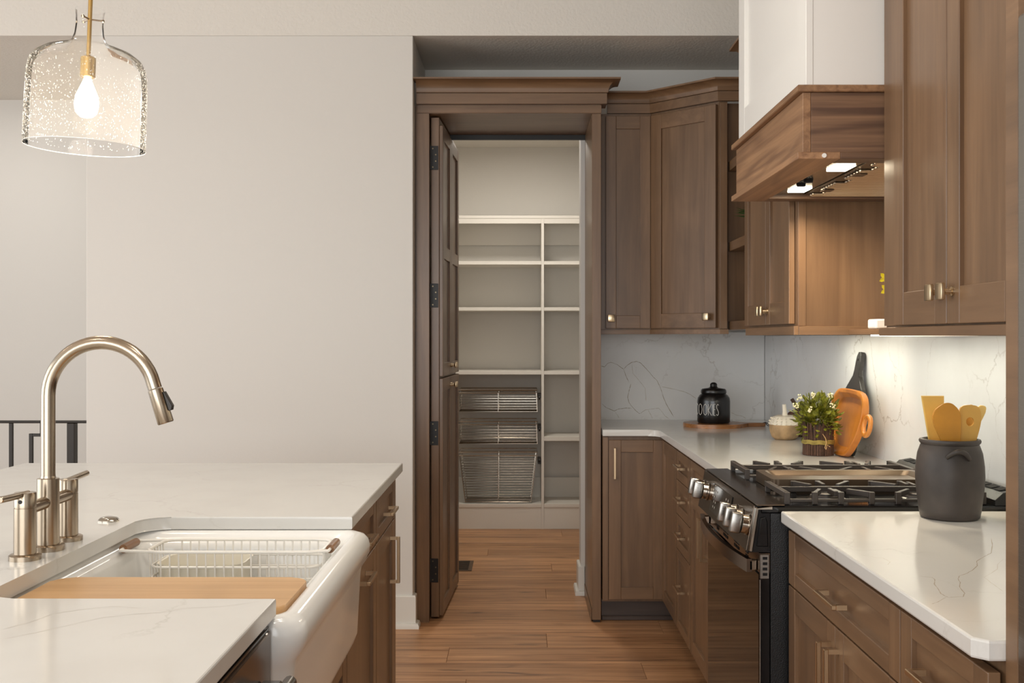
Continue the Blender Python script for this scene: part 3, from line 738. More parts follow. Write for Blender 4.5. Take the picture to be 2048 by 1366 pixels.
# ================================================================== PANTRY FRAME AND DOOR
pf = thing('pantry_door_frame', (-.05, 5.4, 0), 'tall stained wood portal with crown around the open pantry door', 'door frame')
PFY = 5.14
MB().box(-.486, -.429, PFY, 5.695, 0, 2.40).build('side_panel', WD['Z'], pf, 0)
MB().box(.3395, .382, PFY + .0005, 5.695, .012, 2.40, .001).build('side_panel', WD['Z'], pf)
MB().box(.335, .3390, 5.16, 5.69, .0, .06, .001).build('plinth_strip', WD['Y'], pf)
MB().box(.345, .378, PFY + .005, PFY + .05, 0, .0115).build('levelling_foot', M['hinge'], pf, 0)
MB().box(-.486, .382, PFY, 5.695, 2.4005, 2.44).build('head_board', WD['X'], pf, 0)
MB().box(-.494, -.4868, PFY + .012, 5.3, .0, 2.44).build('scribe_strip', WD['Z'], pf, 0)
MB().box(-.486, .384, PFY - .004, PFY - .0005, 2.402, 2.44, .001).build('head_rail', WD['X'], pf)
pth = [(-.486, PFY - .004), (.384, PFY - .004), (.384, 5.22)]
crown(pf, pth, 2.4405, 2.490, 2.552, .078)
MB().box(-.512, -.4865, PFY - .088, PFY + .0, 2.544, 2.552, .001).build('cornice_end', WD['X'], pf)
MB().box(-.45, .355, 5.68, 5.699, 2.375, 2.3995).build('stop_strip', M['hinge'], pf, 0)

dr = thing('door_1', (-.40, 5.19, 0), 'open hidden pantry door disguised as stacked cabinet fronts', None, None, 'structure')
a = math.atan2(.033, .69)
U = Vector((math.sin(a), math.cos(a), 0)); Nn = Vector((math.cos(a), -math.sin(a), 0))
FDR = frame((-.3855, 5.195, 0), tuple(U), tuple(Nn))     # n = 0 at slab face
MB(FDR).box(0, .735, -.038, 0, .012, 2.392, .001).build('slab', WD['Z'], dr)
for z0, z1, mids, nm in ((1.159, 2.355, (1.755,), 'upper'), (.018, 1.148, (), 'lower')):
    for u0, u1, uk in ((.004, .366, .343), (.370, .732, .393)):
        d = shaker(dr, FDR, u0, u1, z0, z1, 'cabinet_front', sw=.058, t=.018, mids=mids, rail=.062)
        knob(d, FDR, uk, 1.204 if nm == 'upper' else 1.105, .018, .014)
for zc in (2.20, 1.544, .888, .234):
    h = MB(FDR).box(-.0035, -.0008, -.052, -.004, zc - .057, zc + .057, .0008).build('hinge', M['hinge'], dr)
    MB(FDR).cyl((-.004, -.054, zc - .057), (-.004, -.054, zc + .057), .005, n=10).build('hinge_barrel', M['hinge'], h)
    for dz, dn in ((.044, -.030), (.015, -.016), (-.016, -.016), (-.044, -.030)):
        MB(FDR).cyl((-.0035, dn, zc + dz), (-.0045, dn, zc + dz), .0035, n=10).build('screw', M['screw'], h)

# ================================================================== PANTRY INTERIOR
ps = thing('pantry_shelving', (-.2, 7.8, 0), 'built-in white pantry shelving on the back wall seen through the doorway', 'shelving')
SY0, SY1 = 7.65, 8.0
MB().box(.150, .168, SY0, SY1, 0, 2.18).build('divider', M['shelf'], ps, 0)
MB().box(-.62, -.60, SY0, SY1, 0, 2.18).build('side_panel', M['shelf'], ps, 0)
MB().box(.585, .605, SY0, SY1, 0, 2.18).build('side_panel', M['shelf'], ps, 0)
def sh(x0, x1, z, t=.019):
    MB().box(x0, x1, SY0 + .001, SY1, z - t, z, .001).build('shelf', M['shelf'], ps)
    return
MB().box(-.62, .605, SY0, SY1, 2.1805, 2.2, .001).build('top_shelf', M['shelf'], ps)
for x0, x1 in ((-.5995, .1495), (.1685, .5845)):
    for z in (1.880, 1.556, 1.108, .176): sh(x0, x1, z, .024)
    MB().box(x0, x1, SY1 - .016, SY1 - .0005, 2.02, 2.179).build('hang_rail', M['shelf'], ps, 0)
    MB().box(x0, x1, SY0 + .004, SY0 + .024, 2.145, 2.180).build('top_lip', M['shelf'], ps, 0)
    MB().box(x0, x1, SY1 - .016, SY1 - .0005, .1765, .32).build('base_rail', M['shelf'], ps, 0)
    MB().box(x0, x1, SY0 + .006, SY0 + .026, 0, .1515).build('toe_board', M['shelf'], ps, 0)
sh(.1685, .5845, .648, .030)
def basket(z0, z1, x0=-.43, x1=.122, taper=.0, label='', rows=6):
    t = thing('wire_basket', ((x0 + x1) / 2, 7.82, z0), label, 'basket', 'chrome pull-out baskets in the pantry')
    ya, yb = SY0 + .012, SY1 - .06; r = .0022
    def ring(z, ins):
        return [(x0 + ins, ya + ins * .4, z), (x1 - ins, ya + ins * .4, z), (x1 - ins, yb - ins * .4, z), (x0 + ins, yb - ins * .4, z)]
    b = MB(); b.tube(ring(z1, 0), .0035, 8, True); b.tube(ring(z1 - .022, .0), .0032, 8, True); b.build('rim', M['chrome'], t)
    w = MB()
    for k in range(rows):
        q = k / rows; z = z1 - .04 - (z1 - .04 - z0) * (k + 1) / rows
        w.tube(ring(z, taper * (z1 - z) / (z1 - z0)), r, 6, True)
    tag(w.build('side_wires', M['chrome'], t), kind='stuff')
    w = MB()
    for k in range(13):
        yy = ya + .01 + (yb - ya - .02) * k / 12
        w.cyl((x0 + taper, yy, z0), (x1 - taper, yy, z0), r, n=6)
    tag(w.build('floor_wires', M['chrome'], t), kind='stuff')
    for q in (.0, .5, 1.0):
        w = MB(); X0 = x0 + (x1 - x0) * q; Xb = x0 + taper + (x1 - x0 - 2 * taper) * q
        X0 += .006 * (1 - 2 * q) ; 
        w.tube([(X0, ya - .001, z1 - .022), (Xb, ya + taper * .4 - .001, z0), (Xb, yb - taper * .4, z0), (X0, yb, z1 - .022)], .003, 6)
        w.build('upright', M['chrome'], t)
    MB().box(x1 + .004, .1495, ya + .02, yb, (z1 * .7 + z0 * .3) - .012 if taper < .03 else z1 - .085, (z1 * .7 + z0 * .3) + .012 if taper < .03 else z1 - .06, .002).build('slide', M['bmetal'], t)
    MB().cyl((x1 + .008, ya - .004, z1 - .055), (x1 + .02, ya - .004, z1 - .055), .014, n=12).build('slide_clip', M['hinge'], t)
basket(.823, .976, label='topmost shallow chrome wire basket in the pantry')
basket(.597, .754, label='middle shallow chrome wire basket in the pantry')
basket(.186, .537, taper=.045, label='lowest deep chrome wire basket in the pantry', rows=17)
fv = thing('floor_vent', (-.33, 6.4, 0), 'brown metal floor register in the pantry floor by the door tip', 'vent')
q = MB().box(-.46, -.278, 6.27, 6.55, .0003, .004, .001).build('frame', M['vent'], fv)
MB().box(-.44, -.30, 6.29, 6.53, .0042, .005).build('opening', M['dark'], fv, 0)
for k in range(8): MB().box(-.44, -.30, 6.305 + .028 * k, 6.311 + .028 * k, .005, .007).build('louver', M['vent'], fv, 0)

# ================================================================== ISLAND
IX = -.402; IF = -.42
ctp = [(IX, 2.611)] + arc(-.835, 2.546, .065, 90, 180) + arc(-.835, 1.861, .065, 180, 270) + [(IX, 1.796)]
polyA = [(-1.696, .7), (-1.696, 3.735), (IX, 3.735)] + ctp + [(IX, .7)]
tag(MB().prism(polyA, 'Z', TOP, CT, .003, 2).build('island_countertop', M['quartz'], None, 35, (-1.05, 2.2, TOP)),
    'white quartz island countertop notched around the farmhouse sink', 'countertop')
ict = bpy.data.objects['island_countertop']
ribbon(ict, [[(10, 805), (150, 770), (290, 720), (420, 700), (600, 680), (760, 690)], [(10, 860), (200, 820), (560, 740), (760, 720), (860, 715), (1000, 690), (1200, 680), (1400, 655)]], cv_top(0, 960, 2.695), (0, 0, 1), M['veinl'], .0006)
FI = face_x(-.44, 1)
ia = thing('island_cabinet', (-.7, 3.42, 0), 'island cabinet at the far end with one drawer over a door', 'cabinet')
MB().box(-1.02, -.44, 3.186, 3.69, .105, TOP - .0005).build('body', WD['Z'], ia, 0)
d = shaker(ia, FI, 3.19, 3.645, .742, .872, 'drawer', sw=.05, rail=.035); pull(d, FI, 3.42, .80, .14)
d = shaker(ia, FI, 3.19, 3.645, .118, .737); pull(d, FI, 3.525, .625, .15, True)
MB(FI).box(3.649, 3.69, .0005, .019, .106, .880, .001).build('end_stile', WD['Z'], ia)
MB().box(-.52, -.50, 3.186, 3.69, 0, .105).build('toe_kick', M['toe'], ia, 0)
ibx = thing('island_cabinet', (-.7, 2.9, 0), 'island pull-out cabinet right beyond the sink apron with horizontal pulls', 'cabinet')
MB().box(-1.02, -.44, 2.645, 3.184, .105, TOP - .0005).build('body', WD['Z'], ibx, 0)
d = shaker(ibx, FI, 2.65, 3.18, .742, .872, 'drawer', sw=.05, rail=.035); pull(d, FI, 2.93, .80, .14)
d = shaker(ibx, FI, 2.65, 3.18, .118, .737); pull(d, FI, 2.90, .703, .14)
MB().box(-.52, -.50, 2.645, 3.184, 0, .105).build('toe_kick', M['toe'], ibx, 0)
isk = thing('sink_base_cabinet', (-.7, 2.2, 0), 'sink base cabinet with two doors under the white apron', 'cabinet')
MB().box(-1.02, -.44, 1.785, 2.643, .105, .605).build('body', WD['Z'], isk, 0)
for u0, u1, up in ((1.79, 2.208, 2.18), (2.212, 2.64, 2.24)):
    d = shaker(isk, FI, u0, u1, .118, .600); pull(d, FI, up, .50, .14, True)
MB().box(-.52, -.50, 1.785, 2.643, 0, .105).build('toe_kick', M['toe'], isk, 0)
ir = thing('kitchen_island', (-1.2, 2.2, 0), 'stained island base under the seating overhang', 'island')
MB().box(-1.36, -1.021, .72, 3.69, .0, TOP - .0005).build('panel', WD['Z'], ir, 0)
# dishwasher
dw = thing('dishwasher', (-.7, 1.45, 0), 'dark stainless dishwasher under the near island counter, at the bottom edge', 'dishwasher')
MB().box(-1.0, -.43, 1.17, 1.778, .1, .872).build('body', M['bplast'], dw, 0)
q = MB().box(-.4295, -.405, 1.172, 1.774, .11, .868, .004, 2).build('door', M['dsteel'], dw)
MB().box(-.4295, -.408, 1.172, 1.774, .8685, .874, .001).build('control_strip', M['enamel'], dw)
hq = MB().tube([(-.366, 1.20, .795), (-.366, 1.735, .795)], .011, 12).build('handle', M['steel'], dw)
for yy in (1.235, 1.70): MB().box(-.4045, -.372, yy - .012, yy + .012, .784, .806, .003).build('handle_post', M['steel'], hq)
# cabinet nearer than the dishwasher

# sink
def srr(x0, x1, y0, y1, z, r): return [(p[0], p[1], z) for p in rrect(x0, x1, y0, y1, r, 6)]
sk = thing('farmhouse_sink', (-.65, 2.2, .625), 'white fireclay farmhouse sink with a bowed apron set in the island', 'sink')
L = [(-.925, -.394, 1.800, 2.607, .622, .03), (-.925, -.385, 1.795, 2.612, .645, .035), (-.925, -.377, 1.792, 2.616, .79, .04), (-.925, -.374, 1.790, 2.618, .806, .042),
     (-.926, -.364, 1.785, 2.624, .820, .046), (-.928, -.357, 1.782, 2.628, .836, .05), (-.928, -.355, 1.781, 2.629, .852, .05), (-.928, -.359, 1.782, 2.628, .868, .05),
     (-.926, -.368, 1.786, 2.624, .8785, .05), (-.922, -.381, 1.795, 2.616, .8835, .05), (-.915, -.394, 1.808, 2.602, .8805, .05), (-.910, -.402, 1.815, 2.596, .873, .055),
     (-.905, -.408, 1.822, 2.588, .864, .055), (-.898, -.415, 1.830, 2.580, .8615, .055), (-.893, -.421, 1.836, 2.574, .857, .05), (-.890, -.424, 1.84, 2.57, .845, .05),
     (-.882, -.432, 1.848, 2.562, .68, .05), (-.872, -.442, 1.858, 2.552, .655, .05), (-.85, -.465, 1.88, 2.53, .645, .05)]
MB().loft([srr(*q) for q in L], True, True).build('basin', M['porc'], sk, 60)
MB().lathe([(.045, .6455), (.045, .648), (.035, .6485), (.03, .6465), (0, .6465)], (-.65, 2.2, 0), 24).build('drain', M['chrome'], sk)
# cutting board on the sink ledge
cbp = rrect(-.888, -.404, 1.845, 2.095, .035, 6)
tag(MB().prism(cbp, 'Z', .8845 - .02, .8845 - .001, .004, 2).build('cutting_board', M['board'], None, 35, (-.65, 1.97, .8645)),
    'pale maple cutting board laid across the near half of the sink', 'cutting board')
# wire basket
wb = thing('sink_basket', (-.64, 2.48, .70), 'white wire basket with wooden grips hung across the far half of the sink', 'basket')
bx0, bx1, by0, by1 = -.825, -.437, 2.395, 2.548; zt = .872
def rl(x0, x1, y0, y1, z, r): return [(p[0], p[1], z) for p in rrect(x0, x1, y0, y1, r, 5)]
b = MB(); b.tube(rl(bx0, bx1, by0, by1, zt, .035), .0036, 8, True)
for yy in (by0, by1):
    b.cyl((-.886, yy + (.018 if yy == by0 else -.018), zt), (bx0 + .04, yy, zt), .0034, n=8); b.cyl((bx1 - .04, yy, zt), (-.424, yy + (.018 if yy == by0 else -.018), zt), .0034, n=8)
for x in (-.886, -.424): b.cyl((x, by0 + .018, zt), (x, by1 - .018, zt), .0034, n=8)
b.build('rim', M['wire'], wb)
w = MB()
for z in (.838, .812, .775, .735): w.tube(rl(bx0 + .006, bx1 - .006, by0 + .004, by1 - .004, z, .032), .0026, 6, True)
w.build('hoop', M['wire'], wb)
w = MB(); nx = 17
for k in range(nx):
    x = bx0 + .035 + (bx1 - bx0 - .07) * k / (nx - 1)
    w.tube([(x, by0, zt), (x, by0 + .005, .715), (x, by0 + .012, .705), (x, by1 - .012, .705), (x, by1 - .005, .715), (x, by1, zt)], .0019, 6)
for k in range(6):
    yy = by0 + .03 + (by1 - by0 - .06) * k / 5
    w.tube([(bx0, yy, zt), (bx0 + .007, yy, .715), (bx0 + .014, yy, .703), (bx1 - .014, yy, .703), (bx1 - .007, yy, .715), (bx1, yy, zt)], .0019, 6)
tag(w.build('wires', M['wire'], wb), kind='stuff')
for x in (-.886, -.424): MB().cyl((x, by0 + .038, zt), (x, by1 - .032, zt), .0095, n=14).build('wooden_grip', M['walnut'], wb)
tb = MB(); tp = [(-.80, -.625, 2.41, 2.535, .708, .03), (-.808, -.617, 2.405, 2.54, .838, .035), (-.811, -.614, 2.403, 2.542, .842, .036), (-.806, -.619, 2.407, 2.538, .841, .034), (-.797, -.628, 2.415, 2.53, .715, .03)]
tb.loft([srr(*q) for q in tp], True, True)
tag(tb.build('sink_tub', M['cream'], None, 50, (-.71, 2.47, .708)), 'cream plastic tub standing in the left half of the wire basket', 'tub')

# faucet
fc = thing('kitchen_faucet', (-.954, 2.206, CT), 'brushed nickel bridge faucet with a high arc spout and two lever handles', 'faucet')
fx, fy = -.955, 2.206
b = MB().lathe([(0, 0), (.032, 0), (.032, .010), (.029, .012), (.022, .013), (.0215, .14), (.0215, .145), (.015, .146), (.0142, .150), (.0142, .151)], (fx, fy, CT), 32)
b.build('body', M['nickel'], fc)
R = .108; zc = 1.226; xc = fx + R
pts = [(fx, fy, CT + .146), (fx, fy, 1.10), (fx, fy, 1.17)]
for k in range(0, 25):
    t = math.radians(180 - k * (166 / 24)); pts.append((xc + R * math.cos(t), fy, zc + R * math.sin(t)))
tdir = Vector((pts[-1][0] - pts[-2][0], 0, pts[-1][2] - pts[-2][2])).normalized()
e = Vector(pts[-1]) + tdir * .012; pts.append(tuple(e))
sp = MB().tube(pts, .0140, 20).build('spout', M['nickel'], fc, 60)
h0 = e + tdir * .0015; h1 = h0 + tdir * .072
MB().tube([h0, h0 + tdir * .001, h1 - tdir * .002, h1], [.0142, .0152, .0162, .0150], 24).build('spray_head', M['nickel'], fc)
nrm = Vector((-tdir.z, 0, tdir.x)); nrm = nrm if nrm.x > 0 else -nrm
bpos = h0 + tdir * .028 + nrm * .0168
Fb = Matrix(((tdir.x, 0, nrm.x, bpos.x), (0, 1, 0, bpos.y), (tdir.z, 0, nrm.z, bpos.z), (0, 0, 0, 1)))
MB(Fb).prism([(-.018, -.002), (.022, -.002), (.022, .004), (.014, .008), (-.018, .001)], 'Y', -.007, .007, .001).build('spray_button', M['bmetal'], fc)
MB().cyl((fx, fy - .098, 1.012), (fx, fy + .105, 1.012), .0125, n=20).build('bridge', M['nickel'], fc)
for yh, sg in ((2.112, -1), (2.312, 1)):
    v = MB().lathe([(0, 0), (.030, 0), (.030, .009), (.027, .011), (.0208, .012), (.0205, .100), (.0195, .1005), (.0195, .102), (.0205, .1025), (.0205, .128), (.0195, .130), (0, .130)], (fx - .004, yh, CT), 32).build('valve', M['nickel'], fc)
    MB().tube([(fx - .004, yh - sg * .012, 1.040), (fx - .004, yh + sg * .10, 1.044), (fx - .004, yh + sg * .102, 1.044)], [.0065, .0065, .005], 16).build('lever', M['nickel'], v)
    if sg < 0: MB().tube([(fx - .004, yh - .0200, 1.028), (fx - .004, yh - .0213, 1.028)], .004, 12).build('set_screw', M['hinge'], v)
sb = thing('air_switch', (-.964, 2.554, CT), 'small fluted chrome sink button on the counter beside the faucet', 'button')
MB().lathe([(0, 0), (.0235, 0), (.0235, .003), (.019, .008), (.010, .0105), (0, .0105)], (-.964, 2.554, CT), 32, wob=lambda a, z: 1 + .04 * math.cos(10 * a) if z < .009 else 1).build('cap', M['chrome'], sb)

# ================================================================== PENDANT
px, py = -1.049, 2.66
pd = thing('pendant_lamp', (px, py, 1.808), 'clear seeded glass jug pendant with a brass rod over the island', 'pendant lamp')
PB = 1.808; tilt = Matrix.Translation((px, py, 2.14)) @ Matrix.Rotation(math.radians(2.2), 4, 'Y') @ Matrix.Translation((-px, -py, -2.14))
gp = [(.141, 0), (.1405, .05), (.1395, .12), (.138, .175), (.134, .198), (.124, .216), (.104, .231), (.075, .242), (.052, .249), (.040, .258), (.034, .275), (.0315, .30), (.032, .32), (.0345, .336)]
MB(tilt).lathe(gp, (px, py, PB), 64).build('glass_shade', M['glass'], pd, 70, keep_normals=True)
MB(tilt).tube([(px + .141 * math.cos(2 * PI * k / 64), py + .141 * math.sin(2 * PI * k / 64), PB) for k in range(64)], .0009, 6, True).build('shade_rim', M['seed'], pd)
b = MB(tilt); rb = random.Random(11)
for k in range(1500):
    z = rb.uniform(.012, .205); th = rb.uniform(0, 2 * PI)
    for (r0, z0), (r1, z1) in zip(gp[:-1], gp[1:]):
        if z0 <= z <= z1: rr = r0 + (r1 - r0) * (z - z0) / (z1 - z0)
    b.ball((px + rr * math.cos(th), py + rr * math.sin(th), PB + z), rb.uniform(.0004, .0011), 0, (1, 1, rb.uniform(.8, 2.4)))
tag(b.build('seed_bubbles', M['seed'], pd, 0), kind='stuff')
MB(tilt).cyl((px, py, PB + .205), (px, py, 3.049), .0052, n=12).build('rod', M['gold'], pd)
MB(tilt).lathe([(0, .222), (.012, .222), (.018, .218), (.018, .172), (.016, .170), (0, .170)], (px, py, PB), 24).build('socket', M['gold'], pd)
b = MB(tilt)
for ang in (20, 140, 260):
    t = math.radians(ang); c, s_ = math.cos(t), math.sin(t)
    b.cyl((px, py, PB + .312), (px + .030 * c, py + .030 * s_, PB + .312), .0022, n=8); b.ball((px + .030 * c, py + .030 * s_, PB + .312), .0045, 1)
b.build('spider_clip', M['nickel'], pd)
MB(tilt).lathe([(.008, .169), (.011, .160), (.026, .125), (.029, .105), (.025, .085), (.014, .074), (0, .071)], (px, py, PB), 24).build('bulb', M['bulb'], pd)
MB().lathe([(0, 3.03), (.06, 3.03), (.06, 3.0495), (0, 3.0495)], (px, py, 0), 32).build('canopy', M['gold'], pd)
lp = bpy.data.lights.new('bulb_light', 'POINT'); lp.energy = 2.5; lp.color = (1, .88, .70); lp.shadow_soft_size = .03
lo = bpy.data.objects.new('bulb_light', lp); COL.objects.link(lo); lo.location = (px - .0, py, PB + .03)

# ================================================================== RAILING
rlg = thing('stair_railing', (-2.4, 5.35, 0), 'dark bronze metal stair railing behind the island at the left edge', 'railing')
RY = 5.35
def zr(y): return EYE + (675 - y) * RY / 2180
def xr(x): return (x - 1040) * RY / 2180
MB().box(-4.4, -1.98, RY - .02, RY + .02, zr(846), zr(841), .004).build('handrail', M['bmetal'], rlg)
MB().box(-4.4, -1.98, RY - .012, RY + .012, .10, .115).build('bottom_rail', M['bmetal'], rlg, 0)
for x0, x1 in ((19, 26), (-60, -53)):
    MB().box(xr(x0), xr(x1), RY - .008, RY + .008, .115, zr(846), .001).build('baluster', M['bmetal'], rlg)
MB().box(xr(59), xr(66), RY - .008, RY + .008, .115, zr(867), .001).build('stepped_bar', M['bmetal'], rlg)
MB().box(xr(66), xr(88), RY - .008, RY + .008, zr(873), zr(867), .001).build('stepped_bar', M['bmetal'], rlg)
MB().box(xr(81), xr(88), RY - .008, RY + .008, zr(867), zr(846), .001).build('stepped_bar', M['bmetal'], rlg)
MB().box(xr(137), xr(152), RY - .022, RY + .022, 0, zr(846), .002).build('post', M['bmetal'], rlg)

# ================================================================== THINGS ON THE RIGHT COUNTERS
# cookie jar on a round board
rbp = arc(.939, 5.27, .149, 12, 348, 40)
rbp = rbp[:-1] + [(1.10, 5.249), (1.16, 5.252), (1.182, 5.258), (1.188, 5.27), (1.182, 5.282), (1.16, 5.288), (1.10, 5.291)]
rb_ = thing('round_serving_board', (.939, 5.27, CT), 'round acacia serving board with a handle under the black cookie jar', 'serving board')
MB().prism(rbp, 'Z', CT + .0003, CT + .018, .004, 2).build('board', M['acacia'], rb_)
MB().tube([(1.178, 5.27, CT + .018), (1.186, 5.262, CT + .021), (1.199, 5.255, CT + .012), (1.205, 5.262, CT + .003), (1.197, 5.272, CT + .004), (1.186, 5.275, CT + .020)], .002, 6, True).build('cord_loop', M['hinge'], rb_)
JZ = CT + .0183; jx, jy = .936, 5.27
jr = thing('cookie_jar', (jx, jy, JZ), 'black ceramic cookie jar with a knobbed lid on a round wooden board', 'jar')
MB().lathe([(0, 0), (.074, 0), (.0785, .006), (.0792, .05), (.0790, .105), (.0765, .120), (.069, .132), (.0605, .139), (.058, .142), (.055, .1425), (0, .1425)], (jx, jy, JZ), 48).build('jar_body', M['black'], jr, 50)
MB().lathe([(0, .143), (.0605, .143), (.0618, .147), (.0605, .158), (.055, .164), (.030, .168), (.021, .170), (.0165, .176), (.0175, .184), (.014, .191), (.006, .195), (0, .195)], (jx, jy, JZ), 40).build('lid', M['black'], jr, 50)
# lettering COOKIES drawn as strokes around the jar
GL = {'C': [[(1, .85), (.6, 1), (.15, .85), (0, .5), (.15, .12), (.6, 0), (1, .15)]],
      'O': [[(.5, 1), (.12, .85), (0, .5), (.12, .15), (.5, 0), (.88, .15), (1, .5), (.88, .85), (.5, 1)]],
      'K': [[(0, 1), (0, 0)], [(.95, 1), (.02, .45), (1, 0)]], 'I': [[(.5, 1), (.5, 0)]],
      'E': [[(1, 1), (.1, 1), (.05, .5), (.1, 0), (1, 0)], [(.07, .52), (.8, .52)]],
      'S': [[(1, .9), (.6, 1), (.15, .88), (.1, .68), (.5, .5), (.92, .3), (.85, .08), (.4, 0), (0, .12)]]}
toc = math.degrees(math.atan2(-jx, jy))      # view angle offset
b = MB()
for chh, a0, a1 in (('C', -88, -70), ('O', -61, -43), ('O', -37, -22), ('K', -18, -7), ('I', -4.5, -.5), ('E', .5, 6.5), ('S', 9.5, 17.5)):
    for st in GL[chh]:
        pts = []
        for (p, q), (p2, q2) in zip(st[:-1], st[1:]):
            for k in range(4): pts.append((p + (p2 - p) * k / 4, q + (q2 - q) * k / 4))
        pts.append(st[-1]); P3 = []
        for p, q in pts:
            ang = math.radians(a0 + (a1 - a0) * p) + math.atan2(-jx, jy) + PI   # angle about the jar, 0 = towards the camera
            dx = -math.sin(math.radians(a0 + (a1 - a0) * p) * -1); 
            # direction to camera in plan
            v = Vector((-jx, -jy)).normalized(); rt = Vector((-v.y, v.x))        # rt = viewer's right
            th = math.radians(a0 + (a1 - a0) * p); dvec = v * math.cos(th) + rt * math.sin(th)
            P3.append((jx + dvec.x * .0795, jy + dvec.y * .0795, JZ + .040 + .054 * q))
        b.tube(P3, .0011, 5)
b.build('lettering', M['white'], jr, 60)
# pumpkins
def pumpkin(name, x, y, r, h, label, m1, m2, mstem, lean, group):
    t = thing(name, (x, y, CT), label, 'pumpkin', group)
    wob = lambda a, z: 1 - .05 * abs(math.sin(5 * a))
    MB().lathe([(0, 0), (r * .62, 0), (r * .84, h * .12), (r * .97, h * .38), (r, h * .62)], (x, y, CT + .0003), 50, wob=wob).build('lower_body', m1, t, 60)
    MB().lathe([(r, h * .62), (r * .97, h * .74), (r * .82, h * .92), (r * .5, h), (r * .2, h * .95), (0, h * .93)], (x, y, CT + .0003), 50, wob=wob).build('upper_body', m2, t, 60)
    MB().tube([(x, y, CT + h * .93), (x + lean * .3, y, CT + h * 1.15), (x + lean, y, CT + h * 1.45)], [.014, .009, .008], 10).build('stem', mstem, t)
    return t
pk = pumpkin('decorative_pumpkin', 1.118, 4.60, .067, .102, 'whitewashed ceramic pumpkin with beaded white top on the corner counter', M['pump'], M['pumpw'], M['pumpw'], -.004, None)
b = MB()
for k in range(20):
    a_ = 2 * PI * (k + .5) / 20
    for rr, zz in ((.0655, .068), (.064, .079), (.0575, .0905)):
        b.ball((1.118 + rr * math.cos(a_), 4.60 + rr * math.sin(a_), CT + zz), .0042, 1)
tag(b.build('beads', M['pumpw'], pk, 60), kind='stuff')
pumpkin('decorative_pumpkin', 1.212, 4.74, .056, .112, 'brown twig pumpkin with a leaning dark stem, half hidden behind the potted plant', M['twig'], M['twig'], M['stem'], -.03, None)

# potted plant with twig pot
fp = thing('potted_plant', (1.092, 3.993, CT), 'small leafy plant with white blossoms in a twig pot tied with twine', 'plant')
MB().lathe([(0, .001), (.050, .001), (.049, .112), (0, .112)], (1.092, 3.993, CT), 24).build('pot_core', M['stem'], fp)
b = MB(); rt = random.Random(2)
for k in range(62):
    a_ = 2 * PI * k / 62 + rt.uniform(-.03, .03); r0 = .052 + rt.uniform(-.001, .003); r1 = r0 + rt.uniform(-.001, .004); tw = rt.uniform(-.08, .08)
    b.tube([(1.092 + r0 * math.cos(a_), 3.993 + r0 * math.sin(a_), CT + .0015), (1.092 + (r0 - .001) * math.cos(a_ + tw * .4), 3.993 + (r0 - .001) * math.sin(a_ + tw * .4), CT + .06),
            (1.092 + r1 * math.cos(a_ + tw), 3.993 + r1 * math.sin(a_ + tw), CT + rt.uniform(.108, .126))], rt.uniform(.002, .0032), 5)
tag(b.build('twigs', M['twig'], fp, 60), kind='stuff')
b = MB()
for z in (.045, .050, .055): b.tube([(1.092 + .0565 * math.cos(2 * PI * k / 32), 3.993 + .0565 * math.sin(2 * PI * k / 32), CT + z + .0015 * math.sin(k * 1.7)) for k in range(32)], .0032, 6, True)
b.build('twine_band', M['twine'], fp, 60)
b = MB(); bxx, byy = 1.104, 3.9335
b.tube([(bxx - .012, byy, CT + .082), (bxx - .002, byy - .003, CT + .066), (bxx + .001, byy - .003, CT + .05), (bxx - .005, byy - .003, CT + .032), (bxx - .001, byy - .003, CT + .026), (bxx + .003, byy - .003, CT + .042), (bxx + .014, byy - .002, CT + .036)], .0014, 6)
b.build('raffia_tie', M['raffia'], fp, 60)
def leaf_mesh(b, base, d, L, w, up):
    d = d.normalized(); sd = d.cross(up); sd = sd.normalized() if sd.length > 1e-4 else d.orthogonal().normalized(); nn = sd.cross(d)
    P = [base, base + d * L * .35 + sd * w - nn * .001, base + d * L * .75 + sd * w * .8, base + d * L + nn * .002, base + d * L * .75 - sd * w * .8, base + d * L * .35 - sd * w - nn * .001, base + d * L * .5 + nn * .0025]
    b._add(P, [(0, 1, 6), (1, 2, 6), (2, 3, 6), (3, 4, 6), (4, 5, 6), (5, 0, 6)])
b = MB(); rl_ = random.Random(9); cc = Vector((1.092, 3.993, CT + .135))
for k in range(720):
    while True:
        v = Vector((rl_.uniform(-1, 1), rl_.uniform(-1, 1), rl_.uniform(-.55, 1)))
        if .3 < v.length < 1: break
    v.normalize(); rr = rl_.uniform(.25, 1)
    p = cc + Vector((v.x * .083, v.y * .085, v.z * .088)) * rr
    if p.x > 1.155: continue
    dd = (v + Vector((rl_.uniform(-.5, .5), rl_.uniform(-.5, .5), rl_.uniform(0, .7)))).normalized()
    leaf_mesh(b, p, dd, rl_.uniform(.018, .031), rl_.uniform(.0048, .0085), Vector((rl_.uniform(-1, 1), rl_.uniform(-1, 1), 1)).normalized())
tag(b.build('foliage', M['leaf'], fp, 0, keep_normals=True), kind='stuff')
def pxw(x, y, Y): return Vector(((x - 1040) * Y / 2180, Y, EYE - (y - 675) * Y / 2180))
for (x, y, Y) in ((1625, 790, 3.92), (1618, 819, 3.895), (1664, 812, 3.90), (1661, 790, 3.95), (1591, 811, 3.93), (1600, 795, 3.96)):
    c = pxw(x, y, Y); b = MB()
    for k in range(11): b.ball(c + Vector((rl_.uniform(-.009, .009), rl_.uniform(-.006, .006), rl_.uniform(-.009, .009))), .0034, 1)
    b.build('blossom', M['bloom'], fp, 60)

